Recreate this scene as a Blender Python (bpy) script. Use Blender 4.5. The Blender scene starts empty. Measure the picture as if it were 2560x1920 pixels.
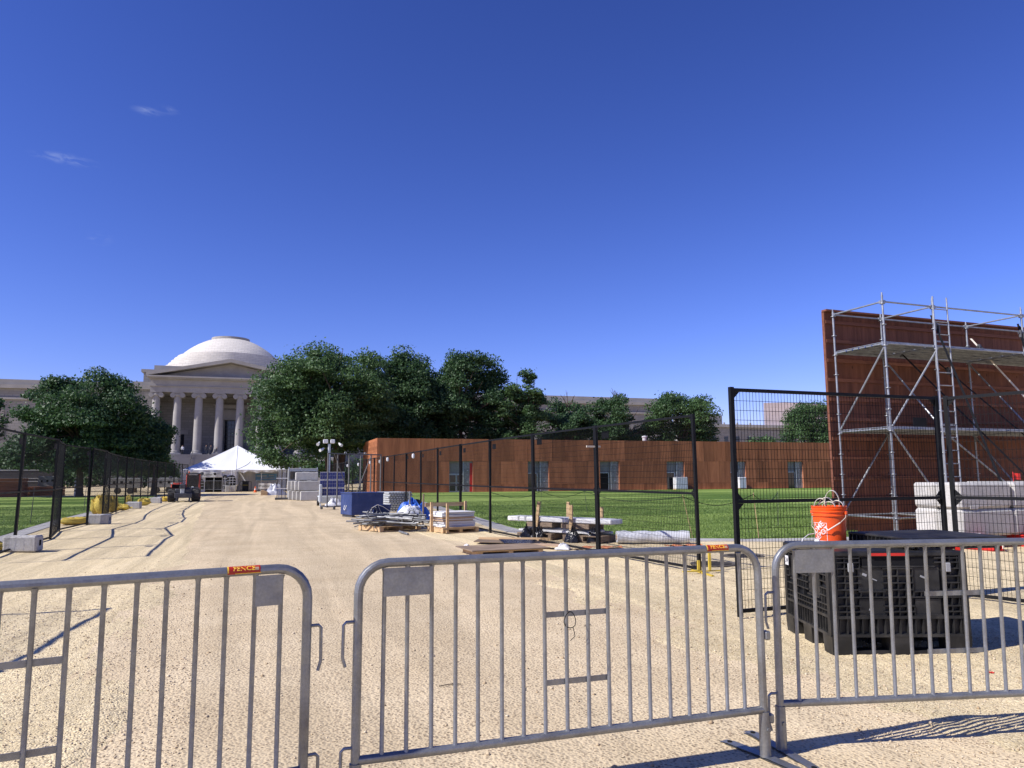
import bpy, math, random
import numpy as np
from mathutils import Matrix, Vector

R = math.radians
random.seed(7)
rng = np.random.default_rng(11)
SC = bpy.context.scene
COL = SC.collection

# ------------------------------------------------------------------ camera
PITCH, YAW, ROLL, EYE = math.atan(228 / 1851.6), R(17.97), 0.005, 1.47
fw = Vector((math.sin(YAW) * math.cos(PITCH), math.cos(YAW) * math.cos(PITCH), math.sin(PITCH)))
rt0 = Vector((math.cos(YAW), -math.sin(YAW), 0))
up0 = rt0.cross(fw)
rt = rt0 * math.cos(ROLL) - up0 * math.sin(ROLL)
up = up0 * math.cos(ROLL) + rt0 * math.sin(ROLL)
cam = bpy.data.cameras.new('camera')
cam_o = bpy.data.objects.new('camera', cam)
COL.objects.link(cam_o)
M = Matrix((rt, up, -fw)).transposed().to_4x4()
M.translation = (0, 0, EYE)
cam_o.matrix_world = M
cam.sensor_width = 36
cam.lens = 36 * 1851.6 / 2560
cam.clip_start = 0.05
cam.clip_end = 8000
SC.camera = cam_o

# ------------------------------------------------------------------ sky and sun
SUN_EL = R(42)
SUN_DIR = Vector((-1, -0.14, 0)).normalized() * math.cos(SUN_EL) + Vector((0, 0, math.sin(SUN_EL)))  # towards the sun
world = bpy.data.worlds.new('World')
SC.world = world
world.use_nodes = True
wn, wl = world.node_tree.nodes, world.node_tree.links
wn.clear()
w_out = wn.new('ShaderNodeOutputWorld')
w_bg = wn.new('ShaderNodeBackground')
w_bg.inputs['Strength'].default_value = 0.081
sky = wn.new('ShaderNodeTexSky')
sky.sky_type = 'NISHITA'
sky.sun_disc = False
sky.sun_elevation = SUN_EL
sky.sun_rotation = math.atan2(SUN_DIR.x, SUN_DIR.y)
sky.altitude = 200
sky.air_density = 1.0
sky.dust_density = 0.15
sky.ozone_density = 4.0
gam = wn.new('ShaderNodeGamma')          # deep polarised blue of the clear afternoon, the same grade over the whole sky
gam.inputs['Gamma'].default_value = 1.3
wl.new(sky.outputs[0], gam.inputs['Color'])
grade = wn.new('ShaderNodeVectorMath')
grade.operation = 'MULTIPLY'
grade.inputs[1].default_value = (.72, .595, .90)
wl.new(gam.outputs[0], grade.inputs[0])
sat = wn.new('ShaderNodeHueSaturation')
sat.inputs['Saturation'].default_value = 1.06
wl.new(grade.outputs[0], sat.inputs['Color'])
tc = wn.new('ShaderNodeTexCoord')
last = sat.outputs[0]
wno = wn.new('ShaderNodeTexNoise')
wno.inputs['Scale'].default_value = 1.0
wno.inputs['Detail'].default_value = 5
wno.inputs['Distortion'].default_value = 0.6
wmp = wn.new('ShaderNodeMapping')
wmp.inputs['Scale'].default_value = (60, 60, 190)
wmp.inputs['Rotation'].default_value = (0, R(-8), 0)
wl.new(tc.outputs['Generated'], wmp.inputs[0])
wl.new(wmp.outputs[0], wno.inputs['Vector'])
for (c, s, a) in (((-0.1477, 0.8964, 0.4178), (0.022, 0.02, 0.006), .22), ((-0.1261, 0.8974, 0.4228), (0.016, 0.02, 0.006), .14),
                  ((-0.2305, 0.9065, 0.3538), (0.042, 0.03, 0.008), .26), ((-0.1981, 0.9406, 0.2756), (0.018, 0.02, 0.010), .10)):
    sub = wn.new('ShaderNodeVectorMath'); sub.operation = 'SUBTRACT'; sub.inputs[1].default_value = c
    wl.new(tc.outputs['Generated'], sub.inputs[0])
    dv = wn.new('ShaderNodeVectorMath'); dv.operation = 'DIVIDE'; dv.inputs[1].default_value = s
    wl.new(sub.outputs[0], dv.inputs[0])
    ln = wn.new('ShaderNodeVectorMath'); ln.operation = 'LENGTH'
    wl.new(dv.outputs[0], ln.inputs[0])
    mr = wn.new('ShaderNodeMapRange'); mr.interpolation_type = 'SMOOTHSTEP'
    mr.inputs[1].default_value = 1.0; mr.inputs[2].default_value = 0.0
    wl.new(ln.outputs['Value'], mr.inputs[0])
    nr = wn.new('ShaderNodeMapRange'); nr.inputs[1].default_value = .42; nr.inputs[2].default_value = .7; nr.inputs[4].default_value = a * .95
    wl.new(wno.outputs[0], nr.inputs[0])
    mu = wn.new('ShaderNodeMath'); mu.operation = 'MULTIPLY'
    wl.new(mr.outputs[0], mu.inputs[0]); wl.new(nr.outputs[0], mu.inputs[1])
    mx = wn.new('ShaderNodeMix'); mx.data_type = 'RGBA'
    mx.inputs[7].default_value = (6.5, 7.5, 9.5, 1)
    wl.new(mu.outputs[0], mx.inputs[0]); wl.new(last, mx.inputs[6])
    last = mx.outputs[2]
wl.new(last, w_bg.inputs['Color'])
wl.new(w_bg.outputs[0], w_out.inputs['Surface'])

sun = bpy.data.lights.new('sun', 'SUN')
sun.energy = 5.0
sun.angle = R(0.53)
sun.color = (1.0, 0.955, 0.91)
sun_o = bpy.data.objects.new('sun', sun)
COL.objects.link(sun_o)
sun_o.rotation_euler = SUN_DIR.to_track_quat('Z', 'Y').to_euler()
sun_o.location = (-20, 0, 40)

vs = SC.view_settings
vs.view_transform = 'Standard'
vs.look = 'None'
vs.exposure = 0.42
vs.gamma = 1
vs.use_curve_mapping = False
SC.cycles.use_denoising = True
SC.cycles.max_bounces = 6
SC.cycles.transparent_max_bounces = 12
SC.cycles.use_adaptive_sampling = True
SC.cycles.adaptive_threshold = 0.01


# ------------------------------------------------------------------ materials
def nodes_of(name):
    m = bpy.data.materials.new(name)
    m.use_nodes = True
    nt = m.node_tree
    return m, nt, nt.nodes['Principled BSDF'], nt.nodes, nt.links


def mixrgb(nt, fac, a, b):
    x = nt.nodes.new('ShaderNodeMix'); x.data_type = 'RGBA'
    for s, v in ((0, fac), (6, a), (7, b)):
        if hasattr(v, 'is_linked') or hasattr(v, 'links'):
            nt.links.new(v, x.inputs[s])
        else:
            x.inputs[s].default_value = v if s == 0 else (*v[:3], 1)
    return x.outputs[2]


def rng_map(nt, v, a, b, c=0.0, d=1.0):
    x = nt.nodes.new('ShaderNodeMapRange')
    nt.links.new(v, x.inputs[0])
    for i, k in enumerate((a, b, c, d)):
        x.inputs[i + 1].default_value = k
    return x.outputs[0]


def noise(nt, scale, detail=4, vec=None, rough=.55, dist=0):
    x = nt.nodes.new('ShaderNodeTexNoise')
    x.inputs['Scale'].default_value = scale
    x.inputs['Detail'].default_value = detail
    x.inputs['Roughness'].default_value = rough
    x.inputs['Distortion'].default_value = dist
    if vec is not None:
        nt.links.new(vec, x.inputs['Vector'])
    return x.outputs[0]


def coord(nt, kind='Object', scale=(1, 1, 1), rot=(0, 0, 0)):
    t = nt.nodes.new('ShaderNodeTexCoord')
    mp = nt.nodes.new('ShaderNodeMapping')
    mp.inputs['Scale'].default_value = scale
    mp.inputs['Rotation'].default_value = rot
    nt.links.new(t.outputs[kind], mp.inputs[0])
    return mp.outputs[0]


def bump(nt, bsdf, h, strength, dist=.01, prev=None):
    b = nt.nodes.new('ShaderNodeBump')
    b.inputs['Strength'].default_value = strength
    b.inputs['Distance'].default_value = dist
    nt.links.new(h, b.inputs['Height'])
    if prev is not None:
        nt.links.new(prev, b.inputs['Normal'])
    nt.links.new(b.outputs[0], bsdf.inputs['Normal'])
    return b.outputs[0]


def mat(name, col, rough=.6, metal=0.0, var=.15, scale=4.0, fine=0.0, fscale=60, bmp=0.0, bscale=40, rnd=0.0,
        stretch=(1, 1, 1), dirt=None, dirt_amt=.5, dscale=2.0, spec=None, trans=0.0):
    m, nt, b, n, l = nodes_of(name)
    vec = coord(nt, 'Object', stretch)
    c = tuple(col)
    lo = tuple(v * (1 - var) for v in c); hi = tuple(min(1, v * (1 + var)) for v in c)
    k = rng_map(nt, noise(nt, scale, 5, vec), .3, .7)
    out = mixrgb(nt, k, lo, hi)
    if fine:
        k2 = rng_map(nt, noise(nt, fscale, 3, vec), .3, .7, 1 - fine, 1 + fine)
        vm = n.new('ShaderNodeVectorMath'); vm.operation = 'SCALE'
        l.new(out, vm.inputs[0]); l.new(k2, vm.inputs['Scale'])
        out = vm.outputs[0]
    if dirt is not None:
        k3 = rng_map(nt, noise(nt, dscale, 6, vec, .65), .48, .68, 0, dirt_amt)
        out = mixrgb(nt, k3, out, dirt)
    if rnd:
        oi = n.new('ShaderNodeObjectInfo')
        k4 = rng_map(nt, oi.outputs['Random'], 0, 1, 1 - rnd, 1 + rnd)
        vm = n.new('ShaderNodeVectorMath'); vm.operation = 'SCALE'
        l.new(out, vm.inputs[0]); l.new(k4, vm.inputs['Scale'])
        out = vm.outputs[0]
    l.new(out, b.inputs['Base Color'])
    b.inputs['Metallic'].default_value = metal
    rr = rng_map(nt, noise(nt, scale * 2.3, 4, vec), .3, .7, max(.03, rough - .1), min(1, rough + .1))
    l.new(rr, b.inputs['Roughness'])
    if spec is not None:
        b.inputs['Specular IOR Level'].default_value = spec
    if bmp:
        bump(nt, b, noise(nt, bscale, 4, vec), bmp, .02)
    return m


def glass_mat(name, col, rough=.08):
    m, nt, b, n, l = nodes_of(name)
    k = rng_map(nt, noise(nt, 3, 3, coord(nt)), .3, .7)
    l.new(mixrgb(nt, k, tuple(v * .7 for v in col), col), b.inputs['Base Color'])
    b.inputs['Roughness'].default_value = rough
    b.inputs['Specular IOR Level'].default_value = .7
    return m


def gravel_mat():
    m, nt, b, n, l = nodes_of('loose_gravel')
    v = coord(nt)
    vo = n.new('ShaderNodeTexVoronoi'); vo.inputs['Scale'].default_value = 75
    l.new(v, vo.inputs['Vector'])
    sep = n.new('ShaderNodeSeparateColor'); l.new(vo.outputs['Color'], sep.inputs[0])
    c = mixrgb(nt, sep.outputs[0], (.57, .455, .255), (.74, .62, .39))
    c = mixrgb(nt, rng_map(nt, sep.outputs[1], .84, .92, 0, .7), c, (.20, .15, .10))
    big = rng_map(nt, noise(nt, .7, 6, v, .6), .35, .7)
    c = mixrgb(nt, rng_map(nt, big, 0, 1, 0, .3), c, (.66, .545, .345))
    pat = rng_map(nt, noise(nt, 2.6, 6, v, .65), .5, .75, 0, .35)
    c = mixrgb(nt, pat, c, (.53, .41, .22))
    trk = rng_map(nt, noise(nt, 1.0, 4, coord(nt, 'Object', (2.6, .10, 1)), .6, .8), .40, .62, .84, 1.10)
    vm = n.new('ShaderNodeVectorMath'); vm.operation = 'SCALE'
    l.new(c, vm.inputs[0]); l.new(trk, vm.inputs['Scale'])
    l.new(vm.outputs[0], b.inputs['Base Color'])
    b.inputs['Roughness'].default_value = .95
    b.inputs['Specular IOR Level'].default_value = .15
    b1 = bump(nt, b, vo.outputs['Distance'], .7, -.009)
    b2 = bump(nt, b, noise(nt, 9, 8, v, .7), .5, .035, b1)
    return m


def aggregate_mat():
    m, nt, b, n, l = nodes_of('exposed_aggregate')
    v = coord(nt)
    vo = n.new('ShaderNodeTexVoronoi'); vo.inputs['Scale'].default_value = 50
    vo.inputs['Randomness'].default_value = 1.0
    l.new(v, vo.inputs['Vector'])
    sep = n.new('ShaderNodeSeparateColor'); l.new(vo.outputs['Color'], sep.inputs[0])
    base = mixrgb(nt, rng_map(nt, noise(nt, 1.1, 6, v, .6), .35, .7), (.535, .425, .262), (.62, .505, .325))
    stone = mixrgb(nt, sep.outputs[0], (.10, .070, .045), (.36, .26, .165))
    isst = rng_map(nt, vo.outputs['Distance'], .46, .30, 0, 1)
    many = rng_map(nt, sep.outputs[1], .36, .44, 0, .92)
    mu = n.new('ShaderNodeMath'); mu.operation = 'MULTIPLY'
    l.new(isst, mu.inputs[0]); l.new(many, mu.inputs[1])
    dusty = rng_map(nt, noise(nt, 1.6, 7, v, .7), .45, .75, 1.0, .35)
    mu2 = n.new('ShaderNodeMath'); mu2.operation = 'MULTIPLY'
    l.new(mu.outputs[0], mu2.inputs[0]); l.new(dusty, mu2.inputs[1])
    c = mixrgb(nt, mu2.outputs[0], base, stone)
    c = mixrgb(nt, rng_map(nt, noise(nt, .35, 5, v, .6), .48, .7, 0, .25), c, (.40, .31, .19))
    c = mixrgb(nt, rng_map(nt, noise(nt, 1.3, 4, v, .5, .5), .66, .74, 0, .4), c, (.25, .20, .14))
    trk = rng_map(nt, noise(nt, 1.0, 5, coord(nt, 'Object', (1.5, .09, 1)), .6, .9), .40, .64, .86, 1.08)
    vm = n.new('ShaderNodeVectorMath'); vm.operation = 'SCALE'
    l.new(c, vm.inputs[0]); l.new(trk, vm.inputs['Scale'])
    l.new(vm.outputs[0], b.inputs['Base Color'])
    b.inputs['Roughness'].default_value = .92
    b.inputs['Specular IOR Level'].default_value = .2
    bump(nt, b, vo.outputs['Distance'], .8, -.008)
    return m


def lawn_mat():
    m, nt, b, n, l = nodes_of('mown_lawn')
    v = coord(nt)
    vs_ = coord(nt, 'Object', (.05, .36, 1))
    st = rng_map(nt, noise(nt, 1.0, 3, vs_, .5), .45, .55)
    c = mixrgb(nt, st, (.075, .135, .024), (.29, .385, .10))
    c = mixrgb(nt, rng_map(nt, noise(nt, 40, 4, v), .35, .7, 0, .35), c, (.12, .19, .045))
    c = mixrgb(nt, rng_map(nt, noise(nt, 5, 5, v), .55, .8, 0, .45), c, (.21, .28, .07))
    l.new(c, b.inputs['Base Color'])
    b.inputs['Roughness'].default_value = .95
    b.inputs['Specular IOR Level'].default_value = .1
    bump(nt, b, noise(nt, 45, 3, v), .8, .05)
    return m


def leaf_mat(name, c0, c1):
    m, nt, b, n, l = nodes_of(name)
    at = n.new('ShaderNodeAttribute'); at.attribute_name = 'tint'
    c = mixrgb(nt, at.outputs['Fac'], c0, c1)
    l.new(c, b.inputs['Base Color'])
    b.inputs['Roughness'].default_value = .55
    b.inputs['Specular IOR Level'].default_value = .35
    tr = n.new('ShaderNodeBsdfTranslucent')
    c2 = mixrgb(nt, at.outputs['Fac'], tuple(v * 1.3 for v in c0), tuple(v * 1.5 for v in c1))
    l.new(c2, tr.inputs['Color'])
    ms = n.new('ShaderNodeMixShader'); ms.inputs[0].default_value = .25
    l.new(b.outputs[0], ms.inputs[1]); l.new(tr.outputs[0], ms.inputs[2])
    l.new(ms.outputs[0], n['Material Output'].inputs['Surface'])
    return m


def plywood_mat(name, c0, c1, stretch=(14, 14, 1.2), rnd=.22, knots=True, rough=.75):
    m, nt, b, n, l = nodes_of(name)
    v = coord(nt, 'Object', stretch)
    oi = n.new('ShaderNodeObjectInfo')
    va = n.new('ShaderNodeVectorMath'); va.operation = 'ADD'
    cx = n.new('ShaderNodeCombineXYZ')
    k = rng_map(nt, oi.outputs['Random'], 0, 1, 0, 37)
    for i in range(3):
        l.new(k, cx.inputs[i])
    l.new(v, va.inputs[0]); l.new(cx.outputs[0], va.inputs[1])
    g = rng_map(nt, noise(nt, 1.0, 7, va.outputs[0], .62, .6), .3, .72)
    c = mixrgb(nt, g, c0, c1)
    st = rng_map(nt, noise(nt, .45, 3, va.outputs[0], .5), .45, .7, 0, .45)
    c = mixrgb(nt, st, c, tuple(x * .55 for x in c0))
    if knots:
        vo = n.new('ShaderNodeTexVoronoi'); vo.inputs['Scale'].default_value = 2.4
        vk = coord(nt, 'Object', (1.6, 1.6, .8))
        l.new(vk, vo.inputs['Vector'])
        kk = rng_map(nt, vo.outputs['Distance'], .10, .05, 0, .8)
        c = mixrgb(nt, kk, c, tuple(x * .25 for x in c0))
    k4 = rng_map(nt, oi.outputs['Random'], 0, 1, 1 - rnd, 1 + rnd)
    vm = n.new('ShaderNodeVectorMath'); vm.operation = 'SCALE'
    l.new(c, vm.inputs[0]); l.new(k4, vm.inputs['Scale'])
    l.new(vm.outputs[0], b.inputs['Base Color'])
    b.inputs['Roughness'].default_value = rough
    b.inputs['Specular IOR Level'].default_value = .25
    bump(nt, b, g, .25, .01)
    return m


def stone_mat(name, c, course=.6, amt=.12):
    m, nt, b, n, l = nodes_of(name)
    v = coord(nt)
    br = n.new('ShaderNodeTexBrick')
    vv = coord(nt, 'Object', (1, 1, 1), (R(90), 0, 0))
    l.new(vv, br.inputs['Vector'])
    br.inputs['Scale'].default_value = 1.0
    br.inputs['Brick Width'].default_value = course * 2.6
    br.inputs['Row Height'].default_value = course
    br.inputs['Mortar Size'].default_value = .035
    br.inputs['Color1'].default_value = (*(x * (1 - amt) for x in c), 1)
    br.inputs['Color2'].default_value = (*(x * (1 + amt * .6) for x in c), 1)
    br.inputs['Mortar'].default_value = (*(x * .72 for x in c), 1)
    k = rng_map(nt, noise(nt, .35, 6, v, .65), .4, .75, 0, .35)
    o = mixrgb(nt, k, br.outputs['Color'], tuple(x * .7 for x in c))
    l.new(o, b.inputs['Base Color'])
    b.inputs['Roughness'].default_value = .9
    b.inputs['Specular IOR Level'].default_value = .2
    return m


MT = {}
MT['gravel'] = gravel_mat()
MT['aggregate'] = aggregate_mat()
MT['lawn'] = lawn_mat()
MT['kerb'] = mat('kerb_stone', (.36, .35, .33), .85, var=.2, scale=1.5, fine=.2, fscale=40)
MT['galv'] = mat('galvanised_steel', (.27, .28, .285), .42, .7, var=.14, scale=7, fine=.10, fscale=90, dirt=(.13, .115, .095), dirt_amt=.55, dscale=4, bmp=.05, bscale=30)
MT['galv2'] = mat('scaffold_steel', (.30, .315, .335), .45, .6, var=.22, scale=6, fine=.12, fscale=60)
MT['pipe'] = mat('weathered_tube', (.17, .175, .18), .55, .5, var=.3, scale=6, dirt=(.10, .09, .08), dirt_amt=.5, dscale=5, rnd=.3)
MT['black'] = mat('black_powder_coat', (.0045, .005, .006), .55, 0, var=.3, scale=5, spec=.22)
MT['wire'] = mat('black_wire', (.004, .0045, .005), .6, 0, var=.2, scale=4, spec=.15)
MT['blackplastic'] = mat('black_plastic', (.012, .0125, .0135), .45, 0, var=.35, scale=5, dirt=(.075, .07, .062), dirt_amt=.45, dscale=4, spec=.35)
MT['orange'] = mat('orange_plastic', (.78, .085, .008), .38, 0, var=.10, scale=6, dirt=(.45, .07, .02), dirt_amt=.25, dscale=8)
MT['white'] = mat('white_paint', (.62, .62, .61), .5, var=.06, scale=3)
MT['offwhite'] = mat('off_white_strap', (.62, .56, .46), .8, var=.2, scale=12, fine=.2, fscale=120)
MT['red'] = mat('red_paint', (.50, .02, .012), .5, var=.2, scale=5)
MT['stickerred'] = mat('sticker_red', (.42, .022, .008), .4, var=.15, scale=20)
MT['stickeryellow'] = mat('sticker_yellow', (.85, .52, .05), .4, var=.08, scale=20)
MT['concrete'] = mat('cast_concrete', (.40, .39, .365), .9, var=.18, scale=2.5, fine=.15, fscale=40, bmp=.3, bscale=25, dirt=(.30, .27, .22), dirt_amt=.5, dscale=2.2, rnd=.12)
MT['yellow'] = mat('yellow_sandbag', (.62, .46, .07), .7, var=.25, scale=6, fine=.15, fscale=90, bmp=.4, bscale=18)
MT['yellowpaint'] = mat('yellow_paint', (.50, .36, .04), .6, var=.2, scale=8)
MT['rust'] = plywood_mat('rust_stained_plywood', (.235, .083, .036), (.41, .160, .072), (3.0, 3.0, .35), .24, False)
MT['plyback'] = plywood_mat('red_brown_plywood', (.11, .041, .024), (.215, .083, .046), (9, 9, .8), .16)
MT['timber'] = plywood_mat('timber_batten', (.135, .051, .031), (.20, .08, .048), (1.5, 20, 20), .12, False)
MT['pine'] = plywood_mat('pine_timber', (.45, .30, .15), (.62, .44, .25), (2, 14, 14), .15, False)
MT['darkwood'] = plywood_mat('weathered_plywood', (.16, .12, .085), (.30, .22, .15), (3, 9, 9), .2, False)
MT['stone'] = stone_mat('shaded_limestone', (.275, .263, .245), .5)  # museum limestone darkened, the facade's shade is put into the colour
MT['dome'] = stone_mat('sunlit_dome_stone', (.60, .565, .505), .45, .07)  # same limestone lightened, the sunlight on the dome is put into the colour
MT['stoneplain'] = mat('smooth_limestone', (.315, .30, .28), .9, var=.12, scale=.6, fine=.06, fscale=8, dirt=(.25, .235, .22), dirt_amt=.4, dscale=.5)  # darkened along with the facade stone, shade put into the colour
MT['stonedark'] = mat('grey_granite', (.22, .20, .185), .9, var=.12, scale=.5)
MT['bark'] = mat('tree_bark', (.085, .062, .045), .95, var=.3, scale=3, bmp=.6, bscale=9, stretch=(1, 1, .25))
MT['leaf'] = leaf_mat('oak_leaf', (.026, .062, .022), (.082, .150, .048))
MT['leaf2'] = leaf_mat('elm_leaf', (.019, .050, .020), (.060, .118, .040))
MT['leaf3'] = leaf_mat('maple_leaf', (.036, .085, .024), (.11, .185, .050))
MT['grass'] = leaf_mat('grass_blade', (.085, .145, .028), (.21, .29, .075))
MT['glass'] = glass_mat('dark_glass', (.012, .016, .024))
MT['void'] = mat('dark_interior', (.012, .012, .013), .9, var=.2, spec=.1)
MT['tent'] = mat('white_vinyl', (.80, .81, .83), .5, var=.03, scale=.7, fine=.03, fscale=14, bmp=.12, bscale=2)
MT['tarp'] = mat('blue_tarp', (.02, .11, .48), .5, var=.25, scale=6, bmp=.5, bscale=9)
MT['jobbox'] = mat('blue_paint', (.022, .045, .15), .5, var=.18, scale=3, dirt=(.10, .11, .15), dirt_amt=.3, dscale=3)
MT['bannerblue'] = mat('blue_banner', (.18, .38, .62), .7, var=.15, scale=2)
MT['solar'] = glass_mat('solar_cell', (.020, .032, .16), .2)
MT['foil'] = mat('foil_insulation', (.25, .245, .24), .45, .15, var=.35, scale=7, bmp=.5, bscale=7)
MT['grey'] = mat('grey_paint', (.27, .275, .28), .6, var=.1, scale=2)
MT['bay'] = mat('primed_board', (.235, .228, .215), .8, var=.08, scale=1.5)
MT['lightgrey'] = mat('light_grey_steel', (.50, .53, .53), .5, .4, var=.15, scale=4, dirt=(.3, .3, .3), dirt_amt=.4)
MT['cartmetal'] = mat('cart_steel', (.12, .115, .11), .6, .3, var=.2, scale=4)
MT['darkmetal'] = mat('dark_metal', (.07, .07, .075), .5, .3, var=.2, scale=4)
MT['rubber'] = mat('tyre_rubber', (.028, .027, .026), .9, var=.25, scale=6, dirt=(.12, .10, .08), dirt_amt=.5, dscale=3)
MT['tractorred'] = mat('tractor_red', (.45, .06, .03), .45, var=.15, scale=3)
MT['cone'] = mat('cone_orange', (.75, .13, .02), .6, var=.1)
MT['netting'] = mat('orange_netting', (.46, .17, .07), .8, var=.25, scale=9)
MT['brown'] = plywood_mat('brown_timber', (.30, .115, .06), (.42, .175, .095), (.7, .7, 7), .12, False)
MT['card'] = mat('cardboard', (.42, .29, .18), .9, var=.15, scale=3)
MT['skin'] = mat('skin', (.35, .20, .14), .6, var=.05)
MT['cloth'] = mat('dark_cloth', (.05, .055, .07), .9, var=.2)
MT['pink'] = stone_mat('pink_marble', (.56, .47, .45), 1.2, .04)
MT['film'] = mat('plastic_film', (.58, .59, .60), .25, var=.15, scale=5, bmp=.5, bscale=10)
MT['blackfilm'] = mat('black_film', (.012, .012, .013), .25, var=.3, scale=6, bmp=.8, bscale=14)
MT['iron'] = mat('cast_iron', (.10, .085, .065), .8, .2, var=.3, scale=8, bmp=.5, bscale=30)


# ------------------------------------------------------------------ mesh helpers
class MB:
    def __init__(s):
        s.v, s.f = [], []

    def add(s, vs_, fs):
        o = len(s.v)
        s.v += [tuple(p) for p in vs_]
        s.f += [tuple(i + o for i in q) for q in fs]
        return s

    def box(s, c, d, rz=0.0, rot=None, taper=1.0, bev=0.0):
        x, y, z = (k / 2 for k in d)
        if bev:
            b = min(bev, x * .8, y * .8, z * .8)
            pts, idx = [], {}
            for sx in (-1, 1):
                for sy in (-1, 1):
                    for sz in (-1, 1):
                        for ax in range(3):
                            p = [sx * (x - b), sy * (y - b), sz * (z - b)]
                            p[ax] = (sx * x, sy * y, sz * z)[ax]
                            idx[(sx, sy, sz, ax)] = len(pts)
                            pts.append(p)
            I = lambda a, b_, c_, k: idx[(a, b_, c_, k)]
            fs = []
            for q in (-1, 1):
                fs.append([I(q, -1, -1, 0), I(q, 1, -1, 0), I(q, 1, 1, 0), I(q, -1, 1, 0)][::q])
                fs.append([I(-1, q, -1, 1), I(-1, q, 1, 1), I(1, q, 1, 1), I(1, q, -1, 1)][::q])
                fs.append([I(-1, -1, q, 2), I(1, -1, q, 2), I(1, 1, q, 2), I(-1, 1, q, 2)][::q])
            for a in (-1, 1):
                for c_ in (-1, 1):
                    fs.append([I(a, c_, -1, 0), I(a, c_, -1, 1), I(a, c_, 1, 1), I(a, c_, 1, 0)][::-a * c_])
                    fs.append([I(a, -1, c_, 0), I(a, -1, c_, 2), I(a, 1, c_, 2), I(a, 1, c_, 0)][::a * c_])
                    fs.append([I(-1, a, c_, 1), I(-1, a, c_, 2), I(1, a, c_, 2), I(1, a, c_, 1)][::-a * c_])
            for a in (-1, 1):
                for b_ in (-1, 1):
                    for c_ in (-1, 1):
                        fs.append([I(a, b_, c_, 0), I(a, b_, c_, 1), I(a, b_, c_, 2)][::a * b_ * c_])
        else:
            pts = [(-x, -y, -z), (x, -y, -z), (x, y, -z), (-x, y, -z),
                   (-x * taper, -y * taper, z), (x * taper, -y * taper, z), (x * taper, y * taper, z), (-x * taper, y * taper, z)]
            fs = [(3, 2, 1, 0), (4, 5, 6, 7), (0, 1, 5, 4), (1, 2, 6, 5), (2, 3, 7, 6), (3, 0, 4, 7)]
        m = rot if rot is not None else (Matrix.Rotation(rz, 3, 'Z') if rz else None)
        c = Vector(c)
        out = [(m @ Vector(p) if m else Vector(p)) + c for p in pts]
        return s.add(out, fs)

    def tube(s, pts, r, n=8, closed=False, cap=True):
        pts = [Vector(p) for p in pts]
        k = len(pts)
        rs = r if isinstance(r, (list, tuple)) else [r] * k
        ref = None
        rings = []
        for i in range(k):
            if closed:
                t = pts[(i + 1) % k] - pts[i - 1]
            else:
                t = pts[min(i + 1, k - 1)] - pts[max(i - 1, 0)]
            t.normalize()
            if ref is None:
                ref = t.orthogonal().normalized()
                if abs(t.z) < .9:
                    ref = (Vector((0, 0, 1)) - t * t.z).normalized()
            else:
                ref = (ref - t * ref.dot(t)).normalized()
            b = t.cross(ref)
            rings.append([pts[i] + (ref * math.cos(a) + b * math.sin(a)) * rs[i] for a in [2 * math.pi * j / n for j in range(n)]])
        vs_ = [p for ring in rings for p in ring]
        fs = []
        for i in range(k if closed else k - 1):
            a, b_ = i * n, ((i + 1) % k) * n
            for j in range(n):
                j2 = (j + 1) % n
                fs.append((a + j, a + j2, b_ + j2, b_ + j))
        if cap and not closed:
            fs.append(tuple(range(n))[::-1])
            fs.append(tuple((k - 1) * n + j for j in range(n)))
        return s.add(vs_, fs)

    def cyl(s, p0, p1, r, r1=None, n=12):
        return s.tube([p0, p1], [r, r if r1 is None else r1], n)

    def lathe(s, prof, n=24, c=(0, 0, 0), cap=True, a0=0, a1=2 * math.pi):
        k = len(prof)
        full = abs(a1 - a0 - 2 * math.pi) < 1e-6
        m = n if full else n + 1
        vs_ = []
        for r, z in prof:
            for j in range(m):
                a = a0 + (a1 - a0) * j / n
                vs_.append((c[0] + r * math.cos(a), c[1] + r * math.sin(a), c[2] + z))
        fs = []
        for i in range(k - 1):
            for j in range(n):
                j2 = (j + 1) % m
                fs.append((i * m + j, i * m + j2, (i + 1) * m + j2, (i + 1) * m + j))
        if cap and full:
            fs.append(tuple(range(m))[::-1])
            fs.append(tuple((k - 1) * m + j for j in range(m)))
        return s.add(vs_, fs)

    def prism(s, poly, f0, f1):
        """poly: 2D points; f0/f1 map (u,v) to the two end faces."""
        k = len(poly)
        vs_ = [f0(*p) for p in poly] + [f1(*p) for p in poly]
        fs = [tuple(range(k))[::-1], tuple(range(k, 2 * k))]
        fs += [(i, (i + 1) % k, k + (i + 1) % k, k + i) for i in range(k)]
        return s.add(vs_, fs)

    def grid(s, nu, nv, fn):
        vs_ = [fn(i / nu, j / nv) for j in range(nv + 1) for i in range(nu + 1)]
        fs = [(j * (nu + 1) + i, j * (nu + 1) + i + 1, (j + 1) * (nu + 1) + i + 1, (j + 1) * (nu + 1) + i) for j in range(nv) for i in range(nu)]
        return s.add(vs_, fs)

    def mesh(s, name, m, smooth=30):
        me = bpy.data.meshes.new(name)
        me.from_pydata(s.v, [], s.f)
        if smooth:
            me.polygons.foreach_set('use_smooth', [True] * len(me.polygons))
            me.set_sharp_from_angle(angle=R(smooth))
        me.materials.append(m)
        me.update()
        return me

    def build(s, name, m, parent=None, loc=None, rz=0, smooth=30, rot=None):
        return link(name, s.mesh(name, m, smooth), parent, loc, rz, rot)


def link(name, me, parent=None, loc=None, rz=0, rot=None):
    o = bpy.data.objects.new(name, me)
    COL.objects.link(o)
    o.parent = parent
    if loc is not None:
        o.location = loc
    o.rotation_euler = rot if rot is not None else (0, 0, rz)
    return o


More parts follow.
